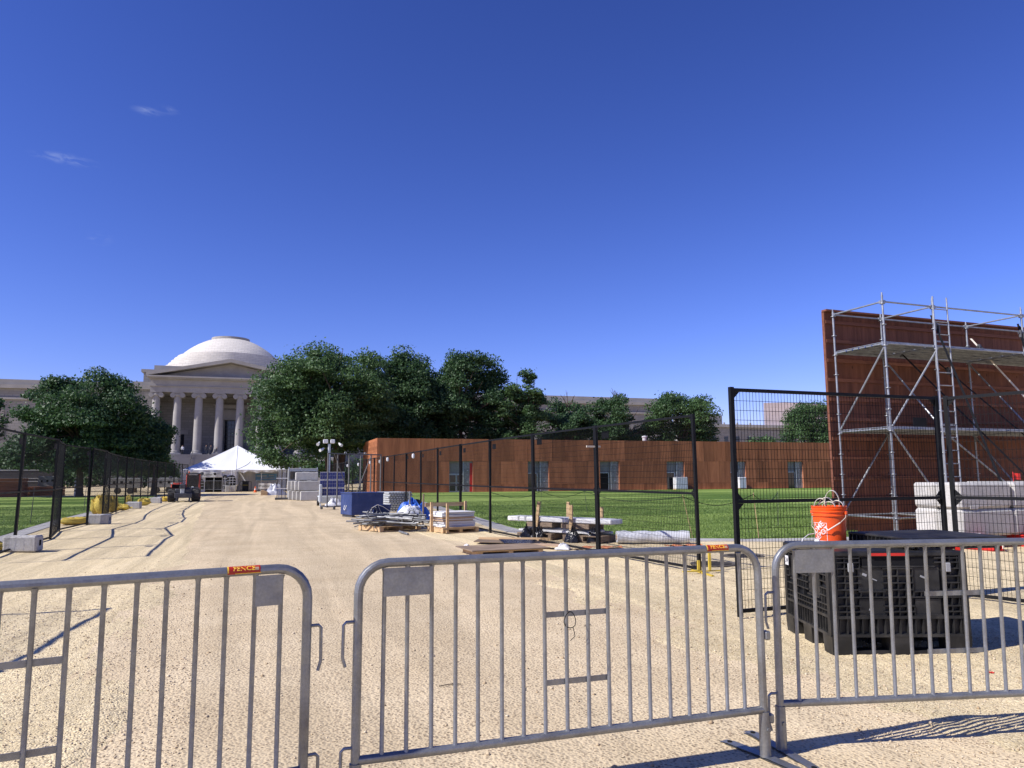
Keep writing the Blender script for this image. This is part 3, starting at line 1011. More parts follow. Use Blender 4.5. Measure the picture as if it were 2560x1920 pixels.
def tree(name, label, base, crown_c, crown_r, k, rmin, rmax, nleaf, size, m, sd, trunk_r=.28, group=None, stems=1, extra=(), bare=0):
    g = random.Random(sd * 3 + 1)
    t = thing(name, label, 'tree', base, 0, group)
    cc = (crown_c[0] - base[0], crown_c[1] - base[1], crown_c[2] - base[2])
    cl = fill_clumps(cc, crown_r, k, rmin, rmax, sd) + [tuple(e) for e in extra]
    link('crown', make_crown(cl, nleaf, size, m), t)
    tb = MB()
    for s in range(stems):
        a = s * 6.28 / max(1, stems) + .6
        off = .0 if stems == 1 else .35
        lean = .0 if stems == 1 else .9
        fork = Vector((math.cos(a) * (off + lean), math.sin(a) * (off + lean) * .6, cc[2] - crown_r[2] * .35))
        p0 = Vector((math.cos(a) * off, math.sin(a) * off, -.1))
        mid = p0.lerp(fork, .5) + Vector((g.uniform(-.15, .15), g.uniform(-.15, .15), 0))
        tb.tube([p0, p0.lerp(mid, .15) + Vector((0, 0, .1)), mid, fork], [trunk_r * 1.35, trunk_r, trunk_r * .85, trunk_r * .68], 8)
        for j, c in enumerate(cl):
            if j % stems != s or j % 2:
                continue
            e = Vector(c[:3])
            md = fork.lerp(e, .5) + Vector((g.uniform(-.4, .4), g.uniform(-.4, .4), g.uniform(-.1, .5)))
            tb.tube([fork - Vector((0, 0, .15)), md, e], [trunk_r * .42, trunk_r * .24, trunk_r * .06], 5)
    for q in range(bare):
        a = g.uniform(0, 6.28)
        p = Vector((cc[0] + g.uniform(-.3, .3), cc[1], cc[2] + crown_r[2] * .6))
        e = p + Vector((g.uniform(-1, 1), g.uniform(-.6, .6), g.uniform(1.2, 2.2)))
        tb.tube([p, p.lerp(e, .5) + Vector((.1, 0, .1)), e], [.07, .045, .015], 5)
        tb.tube([p.lerp(e, .55), p.lerp(e, .55) + Vector((g.uniform(-.6, .6), 0, .7))], [.035, .01], 4)
    tb.build('trunk', MT['bark'], t)
    return t


# centre cluster
tree('oak_tree', 'big spreading dark green tree between the white tent and the rust wall', (6.0, 74.5, 0), (4.9, 74.5, 8.6), (6.9, 5.0, 5.5), 165, .8, 1.7, 118000, .22, MT['leaf'], 3, .34, stems=3,
     extra=[(-6.6, -1, 4.0, 1.4), (-6.0, -2, 3.0, 1.3), (-4.8, -1, 2.6, 1.2), (-7.3, 0, 5.6, 1.4), (-3, -2.4, 2.9, 1.3), (-7.0, 0, 7.6, 1.3), (-2, -2, 13.4, 1.3), (.4, -1, 13.9, 1.2), (2.6, 0, 13.3, 1.2), (-1, -1, 4.0, 1.6), (1, 1, 4.2, 1.8)])
tree('oak_tree', 'rounded dark green tree rising directly behind the rust wall corner', (12.8, 81, 0), (12.8, 81, 9.0), (5.8, 4, 6.0), 120, .8, 1.6, 62000, .24, MT['leaf2'], 8, .32)
tree('oak_tree', 'tall dark green tree behind the rust wall right of the corner', (20.4, 82, 0), (20.8, 82, 9.4), (5.8, 4, 6.4), 125, .7, 1.5, 66000, .24, MT['leaf2'], 12, .32, extra=[(1.8, -1, 14.9, 1.0), (.4, -1, 14.7, 1.0), (-1.0, -1, 14.9, 1.0), (.8, -1, 13.6, 1.2)])
tree('oak_tree', 'darker tree filling the dip behind the two tall ones', (17.0, 87, 0), (17.0, 87, 9.0), (4.2, 3.4, 6.4), 70, .9, 1.6, 30000, .27, MT['leaf2'], 17, .3)
tree('elm_tree', 'thinner green tree with open gaps behind the rust wall', (27.3, 80, 0), (27.3, 80, 8.0), (4.0, 3, 5.9), 85, .5, 1.0, 36000, .22, MT['leaf'], 21, .25)
tree('elm_tree', 'small ragged dark tree right of the open crowned one', (32.8, 80, 0), (32.8, 80, 6.6), (3.2, 2.5, 4.6), 46, .5, 1.0, 19000, .22, MT['leaf2'], 31, .18, bare=3)
tree('elm_tree', 'middle tree with a bare twiggy top behind the rust wall', (39.2, 80, 0), (39.2, 80, 6.9), (4.8, 3, 4.6), 75, .5, 1.2, 34000, .22, MT['leaf2'], 37, .22, bare=6)
tree('maple_tree', 'lighter green rounded tree rightmost above the rust wall', (47.2, 79, 0), (47.2, 79, 7.1), (4.5, 3, 4.9), 78, .6, 1.3, 38000, .22, MT['leaf'], 41, .24)
tree('elm_tree', 'darker tree set back between the ragged tree and the twiggy one', (36.6, 90, 0), (36.6, 90, 7.0), (3.6, 3, 4.6), 46, .7, 1.3, 18000, .25, MT['leaf2'], 83, .2)
tree('maple_tree', 'small low bush crown between the rounded tree and the wire fence', (56.5, 88, 0), (56.5, 88, 3.8), (3.6, 2.2, 2.6), 30, .6, 1.1, 11000, .24, MT['leaf'], 43, .15)
tree('maple_tree', 'large green tree beside the tall scaffolded wall', (99.5, 118, 0), (99, 118, 8.8), (6.6, 5, 6.8), 70, 1.0, 2.0, 34000, .32, MT['leaf'], 47, .3)
tree('maple_tree', 'lower green tree in front of the pale pink building', (88.5, 118, 0), (88.5, 118, 4.8), (4.8, 4, 3.8), 42, .8, 1.6, 18000, .3, MT['leaf'], 53, .22)
tree('maple_tree', 'smallest low green tree left of the pale pink building', (79.5, 118, 0), (79.5, 118, 3.2), (4.4, 3, 2.6), 30, .7, 1.3, 12000, .28, MT['leaf'], 59, .2)
# left
tree('elm_tree', 'broad dense dark green tree on the left in front of the museum wing', (-13.7, 64, 0), (-13.8, 64, 5.3), (4.8, 3.8, 4.2), 140, .6, 1.3, 88000, .19, MT['leaf2'], 61, .26,
     extra=[(.6, 0, 9.3, .9), (-2.4, 0, 8.5, .8), (2.0, 0, 8.8, .9), (-4.6, -1, 3.0, 1.2), (-3.4, -2, 2.4, 1.1), (-1, -2.5, 2.2, 1.1), (2, -2, 2.2, 1.1), (3.6, -1, 2.4, 1.0)])
tree('elm_tree', 'small dark tree filling the gap beside the left museum column', (-9.0, 66, 0), (-9.0, 66, 4.0), (1.25, 1.4, 2.4), 26, .5, .9, 14000, .18, MT['leaf2'], 67, .12)
tree('maple_tree', 'low light green bush at the foot of the museum steps', (-9.2, 69, 0), (-9.1, 68.5, 2.2), (2.0, 1.2, 1.1), 22, .35, .6, 9000, .15, MT['leaf3'], 71, .08)
tree('elm_tree', 'nearly black tree cut off by the left picture edge', (-21.3, 66, 0), (-21.3, 66, 4.6), (1.9, 2.0, 3.2), 34, .6, 1.2, 19000, .19, MT['leaf2'], 73, .2)
tree('elm_tree', 'dark tree behind the small one whose shadow falls on the tent', (-12.3, 79, 0), (-12.3, 79, 4.6), (1.9, 3.0, 3.4), 50, .6, 1.2, 22000, .22, MT['leaf2'], 79, .2)
# distant hedge line that closes the view under the crowns
hd_ = []
g = random.Random(5)
for i in range(150):
    x = -75 + i * .52
    if -9.5 < x < 1.5:
        continue
    hd_.append((x, 86 + g.uniform(-1.5, 1.5), g.uniform(.8, 3.4), g.uniform(1.0, 1.7)))
hedge = thing('hedge', 'long dark hedge beyond the left lawn under the trees', 'hedge', (0, 0, 0))
link('foliage', make_crown(hd_, 40000, .3, MT['leaf2'], 'foliage'), hedge)
hd_ = []
for i in range(190):
    x = 4 + i * .62
    hd_.append((x, 98 + g.uniform(-1.5, 1.5) + max(0, x - 60) * .3, g.uniform(.8, 3.6), g.uniform(1.1, 2.0)))
hedge = thing('hedge', 'long dark hedge behind the rust wall under the trees', 'hedge', (0, 0, 0))
link('foliage', make_crown(hd_, 34000, .42, MT['leaf2'], 'foliage'), hedge)

# ------------------------------------------------------------------ long rust coloured wall
RX0, RX1, RY, RH = 8.6, 60.0, 63.5, 4.68
OPEN = [(14.86, 17.0), (22.12, 24.17), (29.25, 31.23), (36.26, 38.2), (43.38, 45.2), (50.15, 52.07)]
rw = thing('plywood_wall', 'long rust stained plywood wall with six doorways at the back of the lawn', 'wall', (RX0, RY, 0))
core = MB()
edges = [RX0] + [e for o in OPEN for e in o] + [RX1]
for i in range(0, len(edges), 2):
    core.box(((edges[i] + edges[i + 1]) / 2 - RX0, .45, RH / 2 - .02), (edges[i + 1] - edges[i], .5, RH - .04))
for a, b in OPEN:
    core.box(((a + b) / 2 - RX0, .45, (2.72 + RH) / 2 - .02), (b - a, .5, RH - 2.74))
core.box(((RX1 - RX0) / 2, 5.4, RH / 2 - .03), (RX1 - RX0 - .2, 9.0, RH - .06))
core.build('wall_core', MT['brown'], rw, smooth=0)


def panel_mesh(w, h):
    return MB().box((w / 2, 0, h / 2), (w - .012, .03, h - .012)).mesh('panel', MT['rust'], 0)


PM = {}


def panel(x, z, w, h):
    k = (round(w, 2), round(h, 2))
    if k not in PM:
        PM[k] = panel_mesh(*k)
    link('panel', PM[k], rw, (x - RX0, .185 - random.uniform(0, .012), z))


g = random.Random(3)
for i in range(0, len(edges), 2):
    L = edges[i + 1] - edges[i]
    n = max(1, round(L / 1.22))
    w = L / n
    for q in range(n):
        panel(edges[i] + q * w, .66, w, 2.06)
        panel(edges[i] + q * w, .0, w, .66)
n = round((RX1 - RX0) / 1.22)
w = (RX1 - RX0) / n
for q in range(n):
    panel(RX0 + q * w, 2.72, w, RH - 2.72)
# return face on the left, boards laid flat
sb = MB().box((0, 0, .12), (.03, 10.0, .228)).mesh('board', MT['rust'], 0)
for q in range(20):
    link('board', sb, rw, (-.02 - random.uniform(0, .006), 5.2, q * .234))
for k, (a, b) in enumerate(OPEN):
    w = b - a
    x0 = a - RX0
    wl_ = w * .58
    MB().box((x0 + wl_ / 2, .55, 1.36), (wl_, .1, 2.72)).build('door_bay', MT['bay'], rw, smooth=0)
    dmat = MT['glass'] if k != 2 else MT['void']
    if k == 0:
        for q in range(2):
            dr = MB().box((x0 + .35 + q * .66, .44, .84), (.62, .08, 1.6)).build('door', MT['lightgrey'], rw, smooth=0)
            for z in (.46, 1.18):
                MB().box((x0 + .35 + q * .66, .385, z), (.52, .03, .66)).build('pane', MT['glass'], dr, smooth=0)
    else:
        dr = MB().box((x0 + .5, .45, .82), (.86, .1, 1.6)).build('door', dmat, rw, smooth=0)
        MB().box((x0 + .96, .42, .84), (.07, .12, 1.66)).box((x0 + .5, .42, 1.65), (.95, .12, .07)).build('door_frame', MT['lightgrey'], dr, smooth=0)
    MB().box((x0 + (wl_ + w) / 2, .42, 1.36), (w - wl_, .1, 2.72)).build('insulation', MT['foil'], rw, smooth=0)
    if k == 0:
        MB().box((x0 + w - .15, .355, 1.3), (.22, .02, 2.5)).build('red_wrap', MT['red'], rw, smooth=0)
    st = MB()
    for q in range(5):
        st.box((x0 + wl_ + .06 + (q % 2) * .38, .33, .4 + q * .5), (.1, .06, .07))
    st.box((x0 + wl_ + .04, .34, 1.36), (.05, .08, 2.6))
    st.build('stud_clip', MT['lightgrey'], rw, smooth=0)
for (k, x, w, h, lab) in ((3, 37.45, 1.25, 1.15, 'white wrapped crate standing in the fourth doorway of the rust wall'), (4, 44.3, .75, 1.1, 'white appliance box standing in the fifth doorway of the rust wall')):
    t = thing('wrapped_crate', lab, 'crate', (x, RY - .25, .03))
    MB().box((0, 0, h / 2 + .04), (w, .6, h - .02), bev=.04).build('wrapped_box', MT['film'], t)
    MB().box((0, 0, .02), (w, .6, .04)).build('skid', MT['pine'], t, smooth=0)
t = thing('vent_pipe', 'short white vent pipe above the rust wall', 'pipe', (35.2, 66, RH - .05))
MB().cyl((0, 0, 0), (0, 0, .5), .2, n=12).lathe([(.27, .5), (.27, .6), (.1, .66)], 12).build('pipe', MT['white'], t)

# ------------------------------------------------------------------ tent
tent = thing('marquee_tent', 'white peaked marquee tent at the end of the path below the museum', 'tent', (-3.4, 78, 0))
TL, TR, TF, TB, TE = -4.65, 4.95, -1.0, 9.2, 2.12
ap = (0.0, 5.2, 4.72)


def roof(u, v):
    # u along the eaves, v up to the peak; slight sag
    x = TL + (TR - TL) * u
    z = TE - .02 * math.sin(u * math.pi * 6)
    p = Vector((x, TF + 1.2 * u, z)).lerp(Vector(ap), v)
    p.z -= .16 * math.sin(v * math.pi) * (1 - .5 * abs(2 * u - 1))
    return p


r = MB().grid(24, 10, roof)
for (c0, c1) in (((TR, TF + 1.2, TE), (TR, TB, TE)), ((TR, TB, TE), (TL, TB, TE)), ((TL, TB, TE), (TL, TF, TE))):
    r.grid(8, 6, lambda u, v: tuple(Vector(c0).lerp(Vector(c1), u).lerp(Vector(ap), v) - Vector((0, 0, .16 * math.sin(v * math.pi)))))
rf = r.build('roof', MT['tent'], tent, smooth=25)
MB().tube([roof(.5, t / 10) + Vector((0, -.02, .015)) for t in range(11)], .025, 6).build('roof_seam', MT['tent'], rf)
MB().tube([roof(.5 + .22 * (1 - 0) * t / 10, .0 + .38 * t / 10) + Vector((0, -.02, .012)) for t in range(11)], .022, 6).build('roof_seam', MT['tent'], rf)
# scalloped valance
vl = MB()


def valance(u, v):
    x = TL + (TR - TL) * u
    y = TF + 1.2 * u - .015 + .03 * math.sin(u * 60) * v
    return (x, y, TE - .02 * math.sin(u * math.pi * 6) - v * (.22 + .06 * math.sin(u * 47) + .03 * math.sin(u * 90)))


vl.grid(110, 4, valance)
vl.build('valance', MT['tent'], tent, smooth=60)
for u in (0, .3, .5, .75, 1.0):
    x = TL + (TR - TL) * u
    MB().cyl((x, TF + 1.2 * u + .05, 0), (x, TF + 1.2 * u + .05, TE - .03), .045, n=8).build('pole', MT['lightgrey'], tent)


def wall_sheet(x0, x1, y, z0, z1, name='side_wall', amp=.05, m='tent', n=26):
    o = random.uniform(0, 6)
    return MB().grid(n, 4, lambda u, v: (x0 + (x1 - x0) * u, y + amp * math.sin(u * (x1 - x0) * 4 + o) + .02 * math.sin(u * 31 + v * 4), z0 + (z1 - z0) * v)).build(name, MT[m], tent, smooth=60)


wall_sheet(TL, -2.55, -.55, .02, TE - .02)
wall_sheet(-2.5, -1.05, -.5, 1.4, TE - .02)
wall_sheet(-1.05, .25, -.4, .02, TE - .02)
wall_sheet(.25, TR, 3.2, .02, TE + .25, amp=.12, n=40)
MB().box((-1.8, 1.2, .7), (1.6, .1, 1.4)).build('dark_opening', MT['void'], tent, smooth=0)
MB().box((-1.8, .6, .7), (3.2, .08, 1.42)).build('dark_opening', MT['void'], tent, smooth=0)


def arch_window(x, w, z0, z1, y):
    o = [(-w / 2, z0), (w / 2, z0), (w / 2, z1 - w / 2)] + [(w / 2 * math.cos(a), z1 - w / 2 + w / 2 * math.sin(a)) for a in [math.pi * k / 8 for k in range(1, 8)]] + [(-w / 2, z1 - w / 2)]
    f = MB().prism(o, lambda u, v: (x + u, y, v), lambda u, v: (x + u, y + .02, v)).build('window', MT['glass'], tent, smooth=0)
    bars = MB()
    for k in range(1, 3):
        bars.box((x - w / 2 + w * k / 3, y - .01, (z0 + z1) / 2 - .06), (.03, .02, z1 - z0 - .2))
    for k in range(1, 4):
        bars.box((x, y - .008, z0 + (z1 - z0) * k / 4), (w * .94, .02, .03))
    bars.build('window_bars', MT['tent'], f, smooth=0)


arch_window(-.78, .42, .3, 1.62, -.52)
arch_window(-.2, .8, .62, 1.62, -.5)
arch_window(-3.1, .9, .3, 1.35, -.64)


def banner(x0, x1, z0, z1, y, m, name, label, rip=.02):
    t = thing(name, label, 'banner', ((x0 + x1) / 2, y, z0))
    w, h = x1 - x0, z1 - z0
    MB().grid(16, 4, lambda u, v: ((u - .5) * w, rip * math.sin(u * 14), v * h - .04 * math.sin(u * math.pi) * (1 - v))).build('sheet', m, t, smooth=60)
    return t, w, h


t, w, h = banner(-6.6, -4.62, 1.45, 1.93, 77.2, MT['white'], 'welcome_banner', 'white welcome banner above the dark tent entrance')
text_mesh('Welcome!', .34, lambda u, v: (u - .38, -.03, v + .24), MT['void'], t, shear=.35)
MB().lathe([(.12, 0), (.12, .01)], 16).build('emblem', MT['void'], t, (.52, -.04, .28), rot=(R(90), 0, 0))
for q in range(5):
    MB().box((.70 + q * .06, -.04, .28), (.035, .012, .05)).build('small_print', MT['void'], t, smooth=0)
t, w, h = banner(-1.45, .62, 1.12, 1.74, 80.7, MT['bannerblue'], 'blue_banner', 'pale blue banner hung on the right tent wall', .05)
for (a, b, c, d_) in ((-.45, .40, 1.0, .09), (.2, .18, 1.3, .06), (.5, .42, .5, .07)):
    MB().box((a, -.07, b), (c, .012, d_)).build('faded_print', MT['white'], t, smooth=0)


# ------------------------------------------------------------------ steel crowd barricades
BL, BT, BZ = 2.11, 1.08, .245


def barricade(name, label, loc, rz, lean=0.0, foot=True, mirror=False, far=False, hooks=(True, True), plate=(0, 2), foot_rz=(0, 0), lo=None, group=None):
    """runs from x=0 to x=BL; mirror flips which end carries the plate"""
    t = thing(name, label, 'barricade', loc, 0, group, rot=(lean, 0, rz))
    fx = (lambda x: BL - x) if mirror else (lambda x: x)
    n = 6 if far else 12
    rc = .13
    pts = [(0, 0, .20), (0, 0, BT - rc)] + [(rc - rc * math.cos(a), 0, BT - rc + rc * math.sin(a)) for a in [R(90) * k / 6 for k in range(1, 7)]]
    pts += [(BL - x, y, z) for x, y, z in pts[::-1]]
    MB().tube([(fx(x), y, z) for x, y, z in pts], .0205, n).build('frame', MT['galv'], t)
    MB().cyl((0.0, 0, BZ), (BL, 0, BZ), .0195, n=n).build('bottom_rail', MT['galv'], t)
    nb = 18
    bx = [.11 + i * (BL - .22) / (nb - 1) for i in range(nb)]
    bm = MB().tube([(0, 0, BZ + .010), (0, 0, BZ + .026), (0, 0, (BZ + BT) / 2), (0, 0, BT - .030), (0, 0, BT - .012)], [.0150, .0100, .0100, .0100, .0150], max(5, n - 2)).mesh('bar', MT['galv'])
    bmc = MB().tube([(0, 0, BZ + .010), (0, 0, BZ + .026), (0, 0, (BZ + BT) / 2), (0, 0, BT - .044), (0, 0, BT - .026)], [.0150, .0100, .0100, .0100, .0150], max(5, n - 2)).mesh('bar', MT['galv'])
    for i, x in enumerate(bx):
        link('bar', bmc if i in (0, nb - 1) else bm, t, (fx(x) + random.uniform(-.003, .003), random.uniform(-.002, .002), 0), rot=(random.uniform(-.002, .002), random.uniform(-.004, .004), random.uniform(0, 6)))
    if far:
        return t
    p0, p1 = bx[plate[0]], bx[plate[1]]
    MB().box((fx((p0 + p1) / 2), -.012, BT - .085), (p1 - p0, .004, .125)).build('name_plate', MT['galv'], t, smooth=0)
    for z in (.80, .485):
        MB().box((fx((bx[7] + bx[10]) / 2), .010, z), (bx[10] - bx[7] + .015, .005, .026)).build('crossbar', MT['galv'], t, smooth=0)
    for e, on in enumerate(hooks):
        if not on:
            continue
        ex = 0 if e == 0 else BL
        s = -1 if e == 0 else 1
        for z in (.83, .30):
            MB().tube([(ex + s * .015, 0, z), (ex + s * .05, 0, z), (ex + s * .062, 0, z - .012), (ex + s * .064, 0, z - .15), (ex + s * .052, 0, z - .19)], .0075, 8).build('hook', MT['galv'], t)
    if foot:
        for e in (0, 1):
            ex = 0 if e == 0 else BL
            MB().tube([(ex, 0, .012), (ex, 0, .235)], [.030, .0265], 14).build('leg_sleeve', MT['galv'], t)
            f = MB()
            cs = [(-.30, .004), (-.24, .012), (0, .016), (.24, .012), (.30, .004)]
            f.grid(1, 4, lambda u, v: ((u - .5) * .06, cs[round(v * 4)][0], cs[round(v * 4)][1]))
            f.grid(1, 4, lambda u, v: ((.5 - u) * .06, cs[round(v * 4)][0], cs[round(v * 4)][1] - .009))
            fb = f.build('foot', MT['galv'], t, (ex, 0, 0), foot_rz[e], smooth=0)
            for s in (-1, 1):
                MB().lathe([(.014, 0), (.014, .002)], 12, (0, s * .25, .0125)).build('bolt_hole', MT['void'], fb, smooth=0)
            MB().cyl((ex + .004, -.024, .15), (ex + .004, -.036, .15), .011, n=8).build('bolt', MT['galv'], t)
    return t


def sticker(t, x, w=.13):
    """printed label wrapped over the top rail"""
    r = .0212
    def wrap(u, v, dr=0.0):
        a = R(90) - v / r
        return (x + u, -(r + dr) * math.cos(R(90) - v / r) if False else -(r + dr) * math.sin(v / r), BT + (r + dr) * math.cos(v / r))
    v0, v1 = .002, .043
    s = MB().grid(6, 14, lambda u, v: wrap((u - .5) * w, v1 + (v0 - v1) * v)).build('sticker', MT['stickerred'], t, smooth=60)
    MB().grid(1, 14, lambda u, v: wrap(-.5 * w + .006 * u - .001, v1 - .006 + (v0 - v1 + .006) * v, .0003)).build('yellow_edge', MT['stickeryellow'], s, smooth=60)
    MB().grid(6, 1, lambda u, v: wrap((u - .34) * w * .8, v1 - .0035 + .003 * (1 - v), .0003)).build('yellow_edge', MT['stickeryellow'], s, smooth=60)
    text_mesh('FENCE', .0262, lambda u, v: wrap(u * 1.15, .0205 - v, .0007), MT['stickeryellow'], s, bold=.0006)
    MB().grid(2, 4, lambda u, v: wrap(.5 * w - .022 + .016 * u, .030 - .014 * v, .0003)).build('gold_stamp', MT['card'], s, smooth=60)


b1 = barricade('crowd_barricade', 'galvanised crowd barricade on the left, cut off by the picture edge', (.17 - BL * math.cos(R(12)), 3.40 - BL * math.sin(R(12)), 0), R(12), R(0), mirror=True, plate=(0, 1), hooks=(False, True))
sticker(b1, BL - .27)
b2 = barricade('crowd_barricade', 'galvanised crowd barricade standing in the middle of the opening', (.39, 3.43, 0), R(.8), R(0), hooks=(True, False), foot_rz=(0, R(11)))
sticker(b2, BL - .255)
for z in (.62, .20):
    MB().box((BL + .034, 0, z), (.034, .045, .045), bev=.006).build('hook_loop', MT['galv'], b2)
b3 = barricade('crowd_barricade', 'galvanised crowd barricade on the right in front of the black crate', (2.645, 3.52, 0), R(-11), R(1.5), hooks=(True, False), foot_rz=(R(11), 0))
tie = MB().tube([(1.01 + .03 * math.cos(a), -.015 + .01 * math.sin(2 * a), .775 + .038 * math.sin(a)) for a in [6.28 * k / 16 for k in range(16)]], .0022, 5, closed=True)
tie.tube([(1.025, -.02, .74), (1.03, -.03, .70), (1.005, -.03, .68)], .002, 5)
tz = thing('cable_tie', 'black cable tie looped round a bar of the middle barricade', 'cable tie', (.39, 3.43, 0), R(.8))
tie.build('loop', MT['black'], tz)


# ------------------------------------------------------------------ black mesh fence panels
FH = 2.40


def fence_meshes(W, H=FH, r=.0021):
    out = {}
    out['post'] = MB().box((0, 0, H / 2), (.045, .045, H)).mesh('post', MT['black'], 0)
    rl = {}
    for nm, z in (('top', H - .03), ('mid', 1.18), ('bot', .06)):
        rl[nm] = MB().box((W / 2, 0, z), (W - .046, .036, .036)).mesh('rail', MT['black'], 0)
    out['rails'] = rl
    wv, wf = [], []

    def wire(p, q):
        o = len(wv)
        d = Vector(q) - Vector(p)
        a = Vector((0, 1, 0)); b = d.normalized().cross(a)
        for e in (p, q):
            for k in range(3):
                an = 2.094 * k
                wv.append(tuple(Vector(e) + (a * math.cos(an) + b * math.sin(an)) * r))
        for k in range(3):
            wf.append((o + k, o + (k + 1) % 3, o + 3 + (k + 1) % 3, o + 3 + k))
    nvw = int((W - .05) / .042)
    for i in range(1, nvw):
        x = .025 + (W - .05) * i / nvw
        wire((x, 0, .07), (x, 0, H - .04))
    nh = int((H - .1) / .1)
    for i in range(1, nh):
        z = .06 + (H - .1) * i / nh
        wire((.02, .004, z), (W - .02, .004, z))
    m = MB(); m.v = wv; m.f = wf
    out['wire'] = m.mesh('wire_mesh', MT['wire'], 0)
    out['gusset'] = []
    for (x, z, sx, sz) in ((.022, H - .05, 1, -1), (W - .022, H - .05, -1, -1), (.022, 1.2, 1, 1), (.022, 1.16, 1, -1), (W - .022, 1.2, -1, 1), (W - .022, 1.16, -1, -1)):
        out['gusset'].append(MB().prism([(0, 0), (sx * .08, 0), (0, sz * .08)], lambda u, v: (x + u, -.006, z + v), lambda u, v: (x + u, .006, z + v)).mesh('gusset', MT['black'], 0))
    out['plate'] = MB().box((W - .3, -.012, H - .2), (.24, .006, .13)).mesh('tag_plate', MT['black'], 0)
    return out


FM = {}
ORD = 'first second third fourth fifth sixth seventh eighth ninth tenth eleventh twelfth thirteenth fourteenth fifteenth sixteenth seventeenth'.split()


def fence_panel(p, q, label, group=None, plate=False, tilt=0.0, gusset=False):
    p, q = Vector(p), Vector(q)
    d = q - p
    W = round(d.length - .05, 2)
    if (W, gusset) not in FM:
        FM[(W, gusset)] = fence_meshes(W, r=.0027 if gusset else .0015)
    f = FM[(W, gusset)]
    t = thing('mesh_fence', label, 'fence', (p.x, p.y, 0), 0, group, rot=(tilt, 0, math.atan2(d.y, d.x)))
    link('post', f['post'], t, (0, 0, 0)); link('post', f['post'], t, (W, 0, 0))
    for k in ('top', 'mid', 'bot'):
        link('rail', f['rails'][k], t)
    tag(link('wire_mesh', f['wire'], t), kind='stuff')
    if gusset:
        for me_g in f['gusset']:
            link('gusset', me_g, t)
    if plate:
        link('tag_plate', f['plate'], t)
    return t


FR = [(6.2, 10.0), (5.85, 12.9), (5.6, 15.75), (5.42, 18.6), (5.35, 21.5), (5.3, 24.4), (5.3, 27.3), (5.25, 30.2), (5.2, 33.1), (5.15, 36), (5.1, 38.9), (5.05, 41.8), (5.0, 44.7), (4.9, 47.6), (4.8, 50.5), (4.7, 53.4), (4.6, 56.3), (4.5, 59.2)]
FRL = {0: 'black mesh fence panel nearest the camera in the row beside the right lawn', 1: 'second black mesh fence panel along the right lawn, in front of the white beams',
       2: 'third black mesh fence panel along the right lawn, beside the stacked panels'}
for i in range(len(FR) - 1):
    fence_panel(FR[i], FR[i + 1], FRL.get(i, ORD[i] + ' black mesh fence panel from the camera in the row beside the right lawn'), 'fence panels along the right lawn', plate=i < 7, gusset=i < 2, tilt=random.uniform(-.012, .012))
FLP = [(-4.75, 15.0), (-4.9, 17.7), (-4.93, 20.45), (-5.45, 23.4), (-5.36, 26.25), (-5.5, 29.15), (-5.86, 32.1), (-6.1, 35.0), (-6.25, 37.9), (-6.4, 40.8), (-6.5, 43.7), (-6.55, 46.6), (-6.5, 49.5), (-6.4, 52.4), (-6.2, 55.3), (-6.0, 58.2), (-5.9, 61.1)]
FLL = {0: 'black mesh fence panel cut off by the left picture edge', 1: 'second black mesh fence panel of the left row, behind the nearest concrete block', 2: 'third black mesh fence panel of the left row'}
for i in range(len(FLP) - 1):
    fence_panel(FLP[i], FLP[i + 1], FLL.get(i, ORD[i] + ' black mesh fence panel from the camera in the left row'), 'fence panels along the left lawn', plate=True, tilt=random.uniform(-.02, .02))
fence_panel((-4.3, 9.2), (-4.5, 6.3), 'black mesh fence panel outside the left picture edge whose shadow falls on the gravel', 'fence panels along the left lawn', plate=True)
fence_panel((4.68, 6.80), (7.70, 6.93), 'tall black mesh fence panel standing open in front of the scaffold', gusset=True)
fence_panel((7.78, 6.90), (8.72, 4.15), 'black mesh fence panel turned towards the camera at the right edge', gusset=True)

# yellow foot under the first right panel
t = thing('fence_stand', 'yellow steel fence stand at the foot of the nearest right panel', 'fence stand', (6.15, 9.86, 0), R(-8))
MB().box((0, 0, .02), (.032, .75, .022)).box((0, 0, .04), (.6, .032, .016)).build('foot', MT['yellowpaint'], t, smooth=0)
MB().box((.12, -.02, .19), (.035, .035, .27)).build('socket', MT['yellowpaint'], t, smooth=0)
MB().box((-.02, .06, .12), (.035, .035, .14)).build('socket', MT['yellowpaint'], t, smooth=0)
# white door-like tie between the double posts
t = thing('clamp', 'pale clamp joining the two fence posts before the white beams', 'clamp', (5.78, 12.86, 2.0))
MB().box((0, 0, 0), (.30, .02, .035), rz=.1).build('strap', MT['offwhite'], t, smooth=0)

# flood bulbs hung along the right fence
for kb, (x, y, z) in enumerate(((5.28, 28.6, 2.2), (5.18, 34.6, 2.2), (5.22, 37.4, 2.15), (5.1, 40.2, 2.15), (5.0, 45, 2.12), (4.85, 50, 2.12), (4.65, 55, 2.1))):
    t = thing('hanging_bulb', 'small white bulb hanging from the right fence top, %s from the camera' % ORD[kb], 'bulb', (x - .04, y, z), 0, 'bulbs along the right fence')
    MB().lathe([(.02, .12), (.05, .1), (.06, .04), (.05, -.04), (.02, -.07)], 10).build('bulb', MT['white'], t)
    MB().cyl((0, 0, .1), (0, 0, .2), .015, n=6).build('holder', MT['black'], t)


# ------------------------------------------------------------------ left fence ballast
def rough_block(w, d, h, seed=1, bev=.03):
    m = MB().box((0, 0, h / 2), (w, d, h), bev=bev)
    g = random.Random(seed)
    m.v = [(x + g.uniform(-.008, .008), y + g.uniform(-.008, .008), z if z < .005 else z + g.uniform(-.008, .008)) for x, y, z in m.v]
    return m


